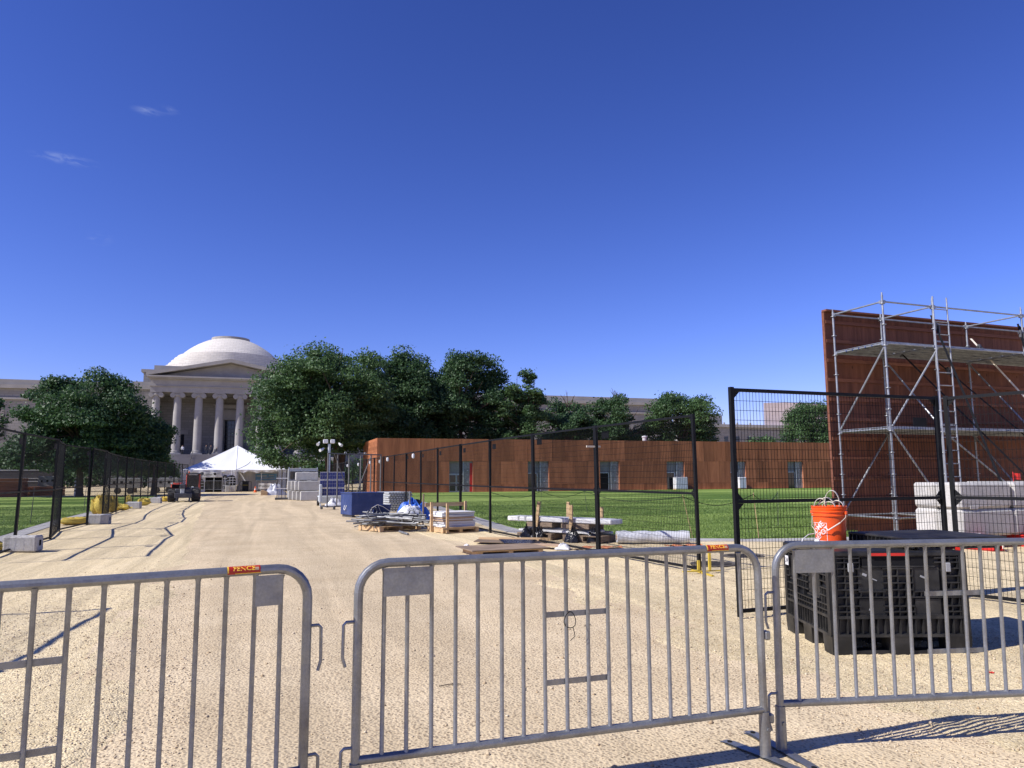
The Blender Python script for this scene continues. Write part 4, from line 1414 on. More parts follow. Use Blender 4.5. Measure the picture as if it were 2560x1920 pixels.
for (x, y, lab) in ((-4.68, 17.45, 'grey concrete ballast block nearest the camera on the left'), (-5.08, 26.5, 'second grey concrete ballast block under the left fence'),
                    (-6.05, 38.9, 'third grey concrete ballast block beside the yellow bags'), (-6.1, 46.3, 'farthest grey concrete ballast block behind the loader')):
    t = thing('ballast_block', lab, 'concrete block', (x, y, 0), R(-8))
    rough_block(.62, .34, .32, int(x * -10)).build('block', MT['concrete'], t)
    MB().box((.309, 0, .17), (.012, .07, .11)).build('pocket', MT['void'], t, smooth=0)


def sandbag(loc, label, size=(.5, .3, .16), rz=0, sd=0, tilt=0, m='yellow'):
    g = random.Random(sd)
    ph = [g.uniform(0, 6) for _ in range(5)]

    def f(u, v):
        th, fi = u * 2 * math.pi, (v - .5) * math.pi
        k = 1 + .16 * math.sin(2 * th + ph[0]) * math.cos(fi) + .10 * math.sin(5 * th + ph[1] + 3 * v) + .08 * math.sin(7 * fi + ph[2] + 2 * th)
        x = size[0] / 2 * math.copysign(abs(math.cos(fi) * math.cos(th)) ** .75, math.cos(th)) * k
        y = size[1] / 2 * math.copysign(abs(math.cos(fi) * math.sin(th)) ** .75, math.sin(th)) * k
        z = size[2] / 2 * (1 + math.sin(fi)) * (k if fi > 0 else 1)
        return (x, y, z)
    t = thing('sandbag', label, 'sandbag', loc, 0, rot=(0, tilt, rz))
    MB().grid(20, 12, f).build('bag', MT[m], t, smooth=50)
    e = size[0] / 2
    MB().grid(6, 3, lambda u, v: (e * .9 + v * .12, (u - .5) * .14 * (1 + v), size[2] * .45 + .03 * math.sin(u * 9))).build('tied_neck', MT[m], t, smooth=60)
    return t


sandbag((-5.25, 17.75, 0), 'yellow sandbag at the left picture edge beside the nearest block', (.55, .3, .16), 1.2, 1)
sandbag((-5.75, 26.55, 0), 'flat yellow sandbag lying left of the second ballast block', (.9, .45, .22), .3, 2)
sandbag((-6.32, 33.4, 0), 'upright orange yellow sandbag leaning on the left fence behind the second block', (.45, .4, .72), .2, 3)
sandbag((-6.62, 33.7, 0), 'tall yellow sandbag leaning left of its upright neighbour', (.32, .3, .6), .9, 13)
sandbag((-6.38, 35.6, 0), 'upright pale yellow sandbag next along the left fence', (.42, .35, .62), .6, 4)
sandbag((-6.3, 37.2, 0), 'low yellow sandbag just before the third ballast block', (.75, .4, .26), .1, 5)
sandbag((-6.5, 40.2, 0), 'pointed yellow sandbag right behind the third ballast block', (.3, .3, .55), .3, 6)
sandbag((-6.2, 42.8, 0), 'yellow sandbag heaped against the fence past the third block', (.55, .4, .35), .5, 7)
sandbag((-6.5, 44.4, 0), 'small yellow sandbag before the farthest ballast block', (.45, .3, .25), .2, 8)
sandbag((-6.0, 49.0, 0), 'yellow sandbag beside the left wheel of the loader', (.5, .4, .28), .4, 9)

# stakes with a rope round the lawns
stk = [(6.79, 23.33, .02, .97), (9.94, 27.14, .03, .89), (11.4, 26.0, -.12, .9), (9.27, 15.17, -.24, 1.0), (10.55, 14.49, -.1, 1.05), (13.3, 17.4, .05, 1.0)]
tops = []
for i, (x, y, dx, h) in enumerate(stk):
    t = thing('stake', ['thin stake by the fence where the right lawn curves', 'thin dark stake on the far part of the right lawn', 'leaning dark stake on the right lawn behind the double fence post',
                        'leaning yellow stake at the near edge of the right lawn', 'yellow stake seen through the tall near fence panel', 'stake behind the orange bucket at the lawn edge'][i], 'stake', (x, y, 0))
    MB().cyl((0, 0, -.05), (dx, 0, h), .007, n=6).build('rod', MT['pine'] if i in (3, 4, 0) else MT['darkmetal'], t)
    tops.append(Vector((x + dx, y, h)))
rp = MB()
for a, b in ((0, 1), (1, 2), (2, 3), (3, 4), (4, 5)):
    A, B = tops[a] - Vector((0, 0, .04)), tops[b] - Vector((0, 0, .04))
    rp.tube([A.lerp(B, k / 12) - Vector((0, 0, .22 * math.sin(math.pi * k / 12))) for k in range(13)], .008, 5)
t = thing('rope', 'thin dark rope slung between the stakes on the right lawn', 'rope', (0, 0, 0))
rp.build('cord', MT['black'], t)
for (x, y) in ((-7.2, 27.4), (-7.7, 36.9)):
    t = thing('stake', 'thin dark stake on the left lawn, the %s of two' % ('nearer' if y < 30 else 'farther'), 'stake', (x, y, 0))
    MB().cyl((0, 0, -.05), (.05, 0, 1.15), .012, n=6).build('rod', MT['darkmetal'], t)

# ------------------------------------------------------------------ compact loader facing the camera
ld = thing('loader', 'compact red and black telescopic loader parked on the left of the path', 'loader', (-4.85, 48.2, 0), R(2))
tyre = MB().lathe([(.17, -.2), (.30, -.22), (.36, -.19), (.385, -.1), (.385, .1), (.36, .19), (.30, .22), (.17, .2)], 28, cap=True)
tyre.v = [(z, x, y) for x, y, z in tyre.v]
tym = tyre.mesh('tyre', MT['rubber'])
lug = MB()
for k in range(16):
    a = k * 6.283 / 16
    lug.box((.1 * (1 if k % 2 else -1), .385 * math.cos(a), .385 * math.sin(a)), (.2, .06, .05), rot=Matrix.Rotation(a, 3, 'X'))
lugm = lug.mesh('tread', MT['rubber'], 0)
rimm = MB().cyl((-.205, 0, 0), (.205, 0, 0), .17, n=16).mesh('rim', MT['tractorred'])
for x, y in ((-.64, 0), (.64, 0), (-.62, 1.65), (.62, 1.65)):
    wv = link('wheel', tym, ld, (x, y, .385))
    link('rim', rimm, wv)
    link('tread', lugm, wv)
MB().box((0, .9, .58), (.95, 2.3, .4), bev=.05).box((0, -.1, .42), (.8, .35, .2), bev=.03).build('chassis', MT['darkmetal'], ld)
MB().box((-.42, .75, .95), (.62, 1.5, .34), bev=.08).build('engine_hood', MT['tractorred'], ld)
MB().box((-.42, -.02, .92), (.5, .06, .2)).build('hood_grille', MT['void'], ld, smooth=0)
cab = MB()
for x in (.10, .82):
    for y in (.1, 1.15):
        cab.tube([(x, y, .72), (x + (.02 if x < .5 else -.03), y + .05, 1.62)], .035, 8)
cab.build('cab_frame', MT['tractorred'], ld)
MB().box((.46, .65, 1.66), (.86, 1.25, .09), bev=.04).build('cab_roof', MT['darkmetal'], ld)
MB().box((.46, .1, 1.2), (.66, .02, .76)).build('windscreen', MT['glass'], ld, smooth=0)
MB().box((.46, .62, .78), (.76, 1.1, .18), bev=.03).build('cab_floor', MT['darkmetal'], ld)
MB().box((-.06, .6, .92), (.3, 2.2, .26), bev=.03).build('boom', MT['darkmetal'], ld)
MB().box((-.06, -.32, .62), (.22, .2, .5), bev=.03).build('boom_head', MT['lightgrey'], ld)
MB().box((0, -.42, .38), (.95, .08, .28), bev=.02).build('carriage', MT['darkmetal'], ld)
for x in (-.35, .35):
    MB().box((x, -.75, .1), (.1, .75, .04)).box((x, -.44, .25), (.1, .05, .32)).build('fork', MT['darkmetal'], ld, smooth=0)
for x in (-.72, .9):
    MB().tube([(x * .95, .2, .95), (x * 1.05, .05, 1.35 if x < 0 else 1.6)], .015, 6).box((x * 1.05, .03, 1.45 if x < 0 else 1.68), (.18, .05, .14), bev=.02).build('mirror', MT['darkmetal'], ld)
for x in (-.66, .5):
    MB().box((x if x < 0 else .47, -.06 if x < 0 else -.02, 1.08 if x < 0 else .86), (.12, .06, .09), bev=.02).build('headlight', MT['lightgrey'], ld)
for x in (-.38, .36):
    MB().box((x, -.12, .32), (.09, .03, .12)).build('marker_light', MT['yellowpaint'], ld, smooth=0)
t = MB().cyl((.2, .8, 1.7), (.2, .8, 1.8), .05).build('beacon', MT['cone'], ld)

# things round the tent
t = thing('wheelie_bin', 'black cabinet on a stand in front of the right tent wall', 'bin', (-2.35, 79.5, 0))
MB().box((0, 0, .52), (.6, .45, .85), bev=.04).build('body', MT['blackplastic'], t)
MB().box((0, -.235, .62), (.5, .02, .06)).build('yellow_strip', MT['yellowpaint'], t, smooth=0)
MB().box((0, 0, .98), (.66, .5, .07), bev=.03).build('lid', MT['blackplastic'], t)
fr = MB()
for x in (-.55, .55):
    fr.cyl((x, -.3, 0), (x, -.3, .95), .02, n=6)
fr.cyl((-.55, -.3, .95), (.55, -.3, .95), .02, n=6).box((0, 0, .05), (.6, .4, .1))
fr.build('stand', MT['darkmetal'], t)
t = thing('traffic_cone', 'orange traffic cone left of the lower welcome banner', 'cone', (-1.3, 73.5, 0))
MB().lathe([(.13, .03), (.035, .55), (.03, .56)], 16).build('body', MT['cone'], t)
MB().box((0, 0, .015), (.34, .34, .03), bev=.01).build('base', MT['cone'], t)
MB().lathe([(.093, .25), (.071, .36)], 16, cap=False).build('stripe', MT['white'], t)
for k, (x, y) in enumerate(((-1.25, 77.6), (-5.9, 76.6))):
    bb = barricade('crowd_barricade', ['barricade in front of the tent carrying the lower welcome banner', 'barricade standing in the dark tent entrance'][k], (x, y, 0), 0, far=True)
t, w, h = banner(-1.12, .48, .28, .80, 77.5, MT['white'], 'welcome_banner', 'white welcome banner tied to the barricade in front of the tent', .02)
text_mesh('Welcome!', .34, lambda u, v: (u - .08, -.035, v + .26), MT['void'], t, shear=.35)
MB().lathe([(.07, 0), (.07, .01)], 14).build('emblem', MT['void'], t, (.66, -.045, .4), rot=(R(90), 0, 0))
for x, y, lab in ((-3.35, 76.8, 'pale water barrel weight at the tent corner post'), (-3.85, 76.7, 'pale weight box left of the tent corner post'), (-2.95, 78.6, 'grey weight box right of the tent corner post')):
    t = thing('tent_weight', lab, 'weight', (x, y, 0))
    MB().box((0, 0, .3), (.42, .4, .6), bev=.04).build('block', MT['concrete'], t)
    MB().tube([(-.08, 0, .58), (-.08, 0, .66), (.08, 0, .66), (.08, 0, .58)], .015, 6).build('lifting_eye', MT['darkmetal'], t)


def heap(loc, label, name, cat, size, m, sd, amp=.22, n=26, rz=0):
    g = random.Random(sd)
    ph = [g.uniform(0, 6.28) for _ in range(8)]

    def f(u, v):
        th = u * 2 * math.pi
        r = 1 - v
        k = 1 + amp * (math.sin(3 * th + ph[0]) * .5 + math.sin(5 * th + ph[1] + 4 * v) * .4)
        z = size[2] * (1 - r ** 2.2) * (1 + amp * (math.sin(4 * th + 7 * v + ph[2]) + .7 * math.sin(9 * th - 9 * v + ph[3]) + .6 * math.sin(13 * v + ph[4])) * (1 if v > 0 else 0) * .5)
        return (size[0] / 2 * r * k * math.cos(th), size[1] / 2 * r * k * math.sin(th), max(0, z))
    t = thing(name, label, cat, loc, rz)
    MB().grid(n, 14, f).build('sheet', MT[m], t, smooth=40)
    return t


heap((.35, 62.4, 0), 'heap of clear white plastic sheeting right of the path end', 'plastic_heap', 'plastic heap', (1.5, 1.0, .75), 'film', 4, .4)
t = thing('timber_wedge', 'tan timber wedge block left of the plastic heap', 'block', (-.42, 62.0, 0))
MB().prism([(-.25, 0), (.25, 0), (.25, .28), (-.1, .42), (-.25, .4)], lambda u, v: (u, -.25, v), lambda u, v: (u, .25, v)).build('wedge', MT['pine'], t, smooth=0)

# ------------------------------------------------------------------ concrete block stack and grey cabinet
def cblock(x, y, z, w, label, h=.58, d=.6, rz=0, group='blocks stacked before the grey cabinet'):
    t = thing('concrete_block', label, 'concrete block', (x, y, z), rz, group)
    rough_block(w, d, h, int(x * 37 + y * 11 + z * 5), .035).build('block', MT['concrete'], t)
    MB().box((0, 0, h + .006), (.25, .12, .04), bev=.015).build('lifting_notch', MT['concrete'], t)
    return t


lab = 'grey concrete block, %s row of the stack before the cabinet, %s from the camera'
for i in range(4):
    cblock(2.36 - i * .22, 47.2 + i * .68, 0, 1.2, lab % ('bottom', ORD[i]))
for i in range(4):
    cblock(2.28 - i * .2, 47.35 + i * .68, .605, 1.3, lab % ('middle', ORD[i]))
for i in range(2):
    cblock(2.15, 48.0 + i * .68, 1.21, 1.35, lab % ('top', ORD[i]), h=.5)
cb = thing('grey_cabinet', 'grey steel cabinet with dark windows behind the concrete blocks', 'cabinet', (2.05, 51.2, 0))
MB().box((0, .4, 1.0), (1.9, 1.2, 1.95), bev=.03).build('body', MT['grey'], cb)
for x in (-.45, .45):
    w = MB().box((x, -.215, 1.55), (.74, .03, .5)).build('window', MT['glass'], cb, smooth=0)
    MB().box((x, -.235, 1.82), (.82, .04, .05)).build('window_frame', MT['lightgrey'], w, smooth=0)
for x in (-.9, -.2, .9):
    MB().box((x, 0, 2.0), (.06, .06, .12)).build('lifting_lug', MT['lightgrey'], cb, smooth=0)
t = thing('frame_bundle', 'strapped bundle of upright steel frames left of the concrete stack', 'frames', (.72, 50.2, 0))
for k in range(7):
    x = -.28 + k * .09
    f = MB()
    f.box((x, -.5, 1.0), (.035, .035, 1.86)).box((x, .5, 1.0), (.035, .035, 1.86)).box((x, 0, 1.92), (.035, 1.0, .035)).box((x, 0, .12), (.035, 1.0, .035))
    f.build('frame', MT['galv2'] if k % 3 else MT['darkmetal'], t, smooth=0)
MB().box((0, 0, .06), (.8, 1.3, .1)).build('skid', MT['darkmetal'], t, smooth=0)
for z in (.7, 1.35):
    MB().box((-.02, -.53, z), (.72, .02, .05)).build('strap', MT['white'], t, smooth=0)

# solar camera trailer
sv = thing('camera_trailer', 'solar powered camera trailer with a mast beside the concrete stack', 'trailer', (2.8, 38.6, 0))
MB().cyl((0, .2, .3), (0, .2, 3.1), .07, n=10).build('mast', MT['lightgrey'], sv)
hdm = MB().box((-.19, .2, 3.22), (.24, .16, .2), bev=.02).box((.16, .2, 3.22), (.22, .16, .2), bev=.02).build('camera_housing', MT['white'], sv)
for (x, z, a) in ((-.52, 3.12, .35), (.5, 3.08, -.4), (-.32, 2.82, .8)):
    o = MB().cyl((0, 0, 0), (0, -.22, 0), .05, .08, n=10).box((0, .04, .03), (.06, .1, .06)).build('camera', MT['white'], hdm, (x, .1, z), rot=(R(18), 0, -a))
MB().box((.1, .3, .35), (1.2, .9, .3), bev=.04).box((.1, -.1, .18), (1.0, .1, .1)).build('trailer_bed', MT['lightgrey'], sv)
for x in (-.45, .65):
    w = MB().cyl((x - .08, .3, .22), (x + .08, .3, .22), .22, n=16).build('wheel', MT['rubber'], sv)
for k in range(3):
    z = .5 + k * .40
    y = -.55 + k * .05
    p = MB().box((.14, y, z + .19), (1.2, .035, .375)).build('solar_panel', MT['white'], sv, smooth=0)
    cells = MB()
    for c in range(10):
        for r_ in range(2):
            cells.box((-.40 + c * .12, y - .019, z + .105 + r_ * .17), (.114, .006, .162))
    cells.build('solar_cells', MT['solar'], p, smooth=0)
MB().box((-.43, -.7, .62), (.14, .3, .9), bev=.03).cyl((-.43, -.75, 0), (-.43, -.75, .2), .03).cyl((-.43, -.62, 0), (-.43, -.62, .2), .03).build('control_box', MT['lightgrey'], sv)
heap((2.95, 36.9, 0), 'white hose and sheeting bundled under the solar panels', 'hose_bundle', 'hose bundle', (.8, .5, .35), 'film', 9, .45)

# tall steel frame on casters
fc = thing('frame_cart', 'tall open steel frame on casters behind the blue chest', 'frame', (2.43, 34.2, 0), math.atan2(2.1, 2.64))
FL_ = 3.37
for f in (0, .17, .38, .6, .8, 1.0):
    MB().box((FL_ * f, 0, 1.28), (.045, .045, 2.36)).build('upright', MT['cartmetal'], fc, smooth=0)
MB().box((FL_ / 2, 0, 2.48), (FL_ + .06, .05, .05)).build('top_bar', MT['cartmetal'], fc, smooth=0)
MB().box((FL_ / 2, 0, .12), (FL_ + .06, .06, .06)).build('base_bar', MT['darkmetal'], fc, smooth=0)
for x0, x1 in ((.4, 1.3), (2.75, 1.85)):
    MB().tube([(x0, .03, 2.45), (x1, .03, .75)], .022, 6).build('brace', MT['cartmetal'], fc)
for x in (.05, FL_ - .05):
    MB().box((x, 0, .13), (.08, .9, .06)).build('outrigger', MT['darkmetal'], fc, smooth=0)
    for y in (-.4, .4):
        MB().cyl((x - .025, y, .06), (x + .025, y, .06), .06, n=12).build('caster', MT['rubber'], fc)
for x in (1.05, 2.3):
    MB().tube([(x - .06, 0, 2.5), (x - .05, 0, 2.56), (x + .05, 0, 2.56), (x + .06, 0, 2.5)], .012, 6).build('lifting_loop', MT['lightgrey'], fc)

# blue tool chest
jb = thing('tool_chest', 'dark blue steel tool chest with a rope handle beside the pipes', 'chest', (2.78, 27.18, 0), R(17))
MB().box((.62, .5, .46), (1.24, 1.0, .76), bev=.015).build('body', MT['jobbox'], jb)
MB().box((.62, .5, .855), (1.28, 1.04, .05), bev=.012).build('lid', MT['jobbox'], jb)
for x in (.1, 1.14):
    MB().box((x, .5, .04), (.1, .9, .08)).build('skid', MT['darkmetal'], jb, smooth=0)
MB().tube([(-.01, .58, .42), (-.05, .57, .30), (-.06, .5, .25), (-.05, .43, .30), (-.01, .42, .42)], .014, 8).build('rope_handle', MT['white'], jb)
for x in (.3, .95):
    MB().box((x, -.01, .8), (.07, .025, .12)).build('latch', MT['jobbox'], jb, smooth=0)


# ------------------------------------------------------------------ pallets
def pallet(loc, rz, label, w=1.2, d=1.0, m='pine'):
    t = thing('pallet', label, 'pallet', loc, rz)
    for k in range(7):
        MB().box((0, -d / 2 + .05 + k * (d - .1) / 6, .132), (w, .095, .02)).build('deck_board', MT[m], t, smooth=0)
    for x in (-w / 2 + .05, 0, w / 2 - .05):
        MB().box((x, 0, .071), (.09, d, .10)).build('stringer', MT[m], t, smooth=0)
    for k in range(3):
        MB().box((0, -d / 2 + .06 + k * (d - .12) / 2, .010), (w, .1, .018)).build('bottom_board', MT[m], t, smooth=0)
    return t


def beam_between(name, label, cat, p, q, r, m, group, collar=False, n=8):
    p, q = Vector(p), Vector(q)
    t = thing(name, label, cat, p, 0, group)
    MB().cyl((0, 0, 0), q - p, r, n=n).build('tube', MT[m], t)
    if collar:
        for f in (.12, .5, .88):
            c = (q - p) * f
            u = (q - p).normalized() * .01
            MB().cyl(c - u, c + u, r * 2.3, n=10).build('rosette', MT[m], t)
    return t


# scaffold tubes dropped on a pallet
pallet((3.15, 20.6, 0), R(25), 'pallet under the tangle of scaffold tubes', 1.3, 1.1)
g = random.Random(12)
for k in range(46):
    z = .17 + (k // 8) * .052
    cx, cy = 3.22 + g.uniform(-.35, .3), 20.45 + g.uniform(-.6, .55)
    a = R(-38 + g.uniform(-16, 16)) if k % 4 else R(15 + g.uniform(-25, 25))
    L = g.uniform(.5, .95)
    dz = g.uniform(-.05, .05)
    beam_between('scaffold_tube', 'loose grey scaffold tube in the tangled pile on the pallet', 'tube', (cx - math.cos(a) * L, cy - math.sin(a) * L, z + dz), (cx + math.cos(a) * L, cy + math.sin(a) * L, z - dz), .024, 'pipe', 'tubes in the tangled pile', k % 5 == 0)
beam_between('scaffold_tube', 'short scaffold tube lying on the gravel before the pile', 'tube', (3.2, 19.3, .05), (3.3, 18.6, .03), .027, 'pipe', None)
beam_between('scaffold_tube', 'thin dark rod sticking out left of the tube pile', 'tube', (2.75, 21.4, .2), (2.35, 22.0, .02), .015, 'darkmetal', None)
beam_between('scaffold_tube', 'left upright tube standing behind the tube pile', 'tube', (4.05, 22.6, 0), (4.05, 22.6, 1.0), .03, 'pipe', None)
beam_between('scaffold_tube', 'right rusty upright tube standing behind the tube pile', 'tube', (4.42, 22.4, 0), (4.43, 22.4, .92), .026, 'darkwood', None)
for k, (x, y, z) in enumerate(((2.75, 20.9, .5), (3.3, 19.75, .33), (3.95, 20.4, .42), (3.7, 20.3, .46))):
    t = thing('rosette_ring', 'spiked scaffold ring on the tube pile, %s' % ['at its left end', 'hanging on its front', 'at its right end', 'near its right end'][k], 'ring', (x, y, z), rot=(R(80), 0, k * .8))
    MB().tube([(.085 * math.cos(a), .085 * math.sin(a), 0) for a in [6.283 * i / 16 for i in range(16)]], .018, 6, closed=True).build('ring', MT['pipe'], t)
    sp = MB()
    for i in range(12):
        a = 6.283 * i / 12
        sp.cyl((.09 * math.cos(a), .09 * math.sin(a), 0), (.13 * math.cos(a), .13 * math.sin(a), 0), .01, n=5)
    sp.build('tooth', MT['pipe'], t)


def ribbon_strap(t, pts, w, m, nm='strap'):
    pts = [Vector(p) for p in pts]
    b = MB()
    k = len(pts)
    vs_, fs = [], []
    for i, p in enumerate(pts):
        d = (pts[min(i + 1, k - 1)] - pts[max(i - 1, 0)]).normalized()
        ax = Vector((.12, 1, .08))
        s = (ax - d * ax.dot(d)).normalized()
        n2 = s.cross(d).normalized()
        for q in (1, -1):
            vs_.append(p + s * w / 2 * q + n2 * .0015); vs_.append(p + s * w / 2 * q - n2 * .0015)
    for i in range(k - 1):
        o = i * 4
        fs += [(o, o + 4, o + 6, o + 2), (o + 1, o + 3, o + 7, o + 5), (o, o + 1, o + 5, o + 4), (o + 2, o + 6, o + 7, o + 3)]
    b.add(vs_, fs)
    return b.build(nm, MT[m], t, smooth=40)


def arc_pts(c, r, a0, a1, n=14, sx=1.0, sy=.0, dz=0.0):
    return [(c[0] + r * sx * math.cos(a0 + (a1 - a0) * k / n), c[1] + sy * k / n, c[2] + r * math.sin(a0 + (a1 - a0) * k / n) + dz * k / n) for k in range(n + 1)]


t = thing('webbing_strap', 'off white webbing strap looped over the left of the tube pile', 'strap', (2.95, 20.9, .42))
ribbon_strap(t, [(-.28, 0, 0), (-.25, 0, .18), (-.1, -.05, .26), (.05, -.08, .2), (.22, -.1, .08), (.5, -.12, .02)], .05, 'offwhite')
ribbon_strap(t, [(-.1, -.05, .26), (-.04, -.1, .1), (.06, -.12, -.04)], .05, 'offwhite')
heap((3.75, 20.95, .42), 'white cloth thrown over the tube pile', 'white_cloth', 'cloth', (.75, .6, .2), 'white', 21, .3)
heap((4.5, 24.6, 0), 'crumpled bright blue tarpaulin behind the tube pile', 'tarpaulin', 'tarpaulin', (1.35, 1.1, .58), 'tarp', 14, .3, 40)
t = thing('blue_placard', 'dark blue and orange board tilted among the tubes', 'board', (2.98, 21.1, .45), rot=(R(-62), 0, .3))
MB().box((0, 0, 0), (.5, .5, .02)).build('board', MT['jobbox'], t, smooth=0)
MB().box((.1, -.1, .013), (.2, .22, .006), rz=.4).build('orange_patch', MT['cone'], t, smooth=0)

# steel deck planks in a stack
for k in range(9):
    t = thing('deck_plank', 'grey green steel deck plank behind the blue tarpaulin, %s from the bottom' % ORD[k], 'deck plank', (5.02 + random.uniform(-.03, .03), 31.6, .02 + k * .088), R(8 + random.uniform(-2, 2)), 'deck planks in the stack')
    MB().box((0, 0, .04), (1.0, 1.7, .07), bev=.01).build('plank', MT['lightgrey'], t)
    sl = MB()
    for c in range(8):
        sl.box((-.42 + c * .12, -.853, .045), (.05 if c % 3 else .03, .01, .03))
    tag(sl.build('slot', MT['void'], t, smooth=0), kind='stuff')
t = thing('black_bags', 'low black covered heap right of the steel deck planks', 'heap', (5.85, 31.0, 0))
MB().grid(20, 8, lambda u, v: (.45 * (1 - v) * math.cos(u * 6.283) * (1 + .1 * math.sin(u * 19)), .4 * (1 - v) * math.sin(u * 6.283), .5 * (1 - (1 - v) ** 2))).build('cover', MT['blackfilm'], t, smooth=40)

# pallet of white panels in a timber cradle
PX, PY, PRZ = 4.62, 19.38, R(14)
pallet((PX, PY, 0), PRZ, 'pallet carrying the stacked white panels', 1.05, .95)
g = random.Random(6)
z = .145
for k in range(9):
    th = g.choice((.03, .045, .05, .06))
    mm = MT['white'] if k in (0, 1, 2, 4, 6, 7, 8) else MT['card']
    t = thing('stacked_panel', '%s panel in the stack on the cradle pallet, %s from the bottom' % ('white' if mm is MT['white'] else 'tan', ORD[k]), 'panel', (PX + g.uniform(-.05, .05), PY + g.uniform(-.03, .05), z), PRZ + g.uniform(-.05, .05), 'panels on the cradle pallet')
    MB().box((0, 0, th / 2), (.92 + g.uniform(-.04, .06), .72, th - .004), bev=.004).build('sheet', mm, t, smooth=0)
    z += th
t = thing('timber_cradle', 'pale timber cradle of posts and planks round the white panels', 'cradle', (PX, PY, 0), PRZ)
for (x, y, h) in ((-.57, .1, .76), (-.42, -.52, .74), (.57, .35, .76)):
    MB().box((x, y, h / 2 + .02), (.07, .04, h), rz=.05).build('post', MT['pine'], t, smooth=0)
MB().box((0, .44, .70), (1.2, .035, .1)).build('plank', MT['pine'], t, smooth=0)
MB().box((-.12, -.55, .12), (.9, .04, .05)).build('plank', MT['pine'], t, smooth=0)

# white beams on pallets behind the fence
BA = math.atan2(-.84, .545)
BX, BY = 6.45, 16.15
for s, lab in ((-.55, 'left pallet under the white beams'), (.75, 'right pallet under the white beams')):
    pallet((BX + .545 * s, BY - .84 * s, 0), BA, lab, 1.0, .75, 'darkwood')
for k in range(3):
    y = -.2 + k * .2
    t = thing('white_beam', 'thin white metal beam in the lower layer on the pallets', 'beam', (BX - y * math.sin(BA), BY + y * math.cos(BA), .16 + .045 * (k % 2)), BA, 'beams in the lower layer')
    MB().box((-.05 + .1 * k, 0, .03), (2.1, .12, .05), bev=.008).build('channel', MT['white'], t)
    MB().box((-.05 + .1 * k, 0, .062), (2.0, .05, .015)).build('slot', MT['foil'], t, smooth=0)
for s in (-.5, .5):
    t = thing('timber_bearer', 'brown timber bearer between the beam layers, the %s one' % ('left' if s < 0 else 'right'), 'timber', (BX + .545 * s, BY - .84 * s, .265), BA)
    MB().box((0, 0, .06), (.75, .5, .11), bev=.01).build('block', MT['darkwood'], t, smooth=0)
t = thing('white_bundle', 'long white wrapped bundle on top of the pallets behind the fence', 'bundle', (BX, BY, .39), BA)
MB().box((0, 0, .055), (2.9, .5, .11), bev=.02).build('wrapped_beams', MT['white'], t)
for x in (-1.1, -.9, .35):
    MB().box((x, 0, .056), (.05, .506, .116)).build('grey_tape', MT['grey'], t, smooth=0)
for k, (s, o, h, ln_) in enumerate(((-.55, -.33, .86, .06), (-.1, .33, .84, .02), (.45, -.33, .80, .01), (.85, .33, .74, .0))):
    x, y = BX + .545 * s - o * math.sin(BA), BY - .84 * s + o * math.cos(BA)
    t = thing('timber_post', 'pale timber post beside the white bundle, %s from the left' % ['first', 'second', 'third', 'fourth'][k], 'post', (x, y, .0), rot=(0, ln_ * 2, 0))
    MB().box((0, 0, h / 2), (.075, .04, h), rz=BA).build('post', MT['pine'], t, smooth=0)
g = random.Random(2)
for k, (s, o) in enumerate(((-.7, -.45), (-.35, -.45), (.6, -.45), (1.0, -.2))):
    heap((BX + .545 * s - o * math.sin(BA), BY - .84 * s + o * math.cos(BA), .0), 'shiny black plastic film hanging by the beam pallets, %s from the left' % ['first', 'second', 'third', 'fourth'][k], 'plastic_film', 'plastic film', (.35, .3, .26), 'blackfilm', 30 + k, .4, 18)
t = thing('plastic_roll', 'long white wrapped roll lying on the lawn edging', 'roll', (7.9, 14.55, .0), R(-20))
MB().tube([(-.78 + 1.56 * k / 10, .015 * math.sin(k * 1.7), .13 + .006 * math.sin(k * 2.1)) for k in range(11)], [.13 + .008 * math.sin(k * 2.3) for k in range(11)], 18).build('roll', MT['film'], t, smooth=50)
MB().cyl((-.79, 0, .13), (-.77, 0, .13), .06, n=14).build('core_end', MT['card'], t)
# sheets on the ground
for (x, y, rz, w, d, z, m, lab, tl) in ((4.25, 13.75, R(4), 1.55, 1.0, .10, 'darkwood', 'brown plywood sheet lying on a low pallet in front', 0), (5.0, 15.6, R(-28), 1.5, .55, .03, 'darkwood', 'weathered plywood sheet farther back by the fence', .03),
                                        (5.0, 14.9, R(-8), .8, .7, .085, 'blackfilm', 'crumpled black sheet on the plywood', .03), (5.3, 14.35, R(-30), .75, .35, .06, 'card', 'tan board lying right of the front plywood sheet', .02)):
    t = thing('plywood_sheet', lab, 'sheet', (x, y, z), rot=(tl, tl, rz))
    MB().box((0, 0, .01), (w, d, .018)).build('sheet', MT[m], t, smooth=0)
pallet((4.25, 13.75, -.045), R(4), 'low pallet under the front plywood sheet', 1.3, .9)
t = thing('timber_length', 'long pale timber lying along the foot of the fence', 'timber', (5.15, 15.75, .05), R(-28))
MB().box((0, 0, .03), (1.6, .09, .06)).build('board', MT['pine'], t, smooth=0)
heap((5.62, 14.05, 0), 'crushed white paper beside the tan board', 'paper_scrap', 'paper', (.35, .25, .1), 'white', 77, .4, 14)
heap((3.92, 15.2, 0), 'small white scrap on the gravel near the plywood', 'paper_scrap', 'paper', (.16, .12, .05), 'white', 78, .4, 12)
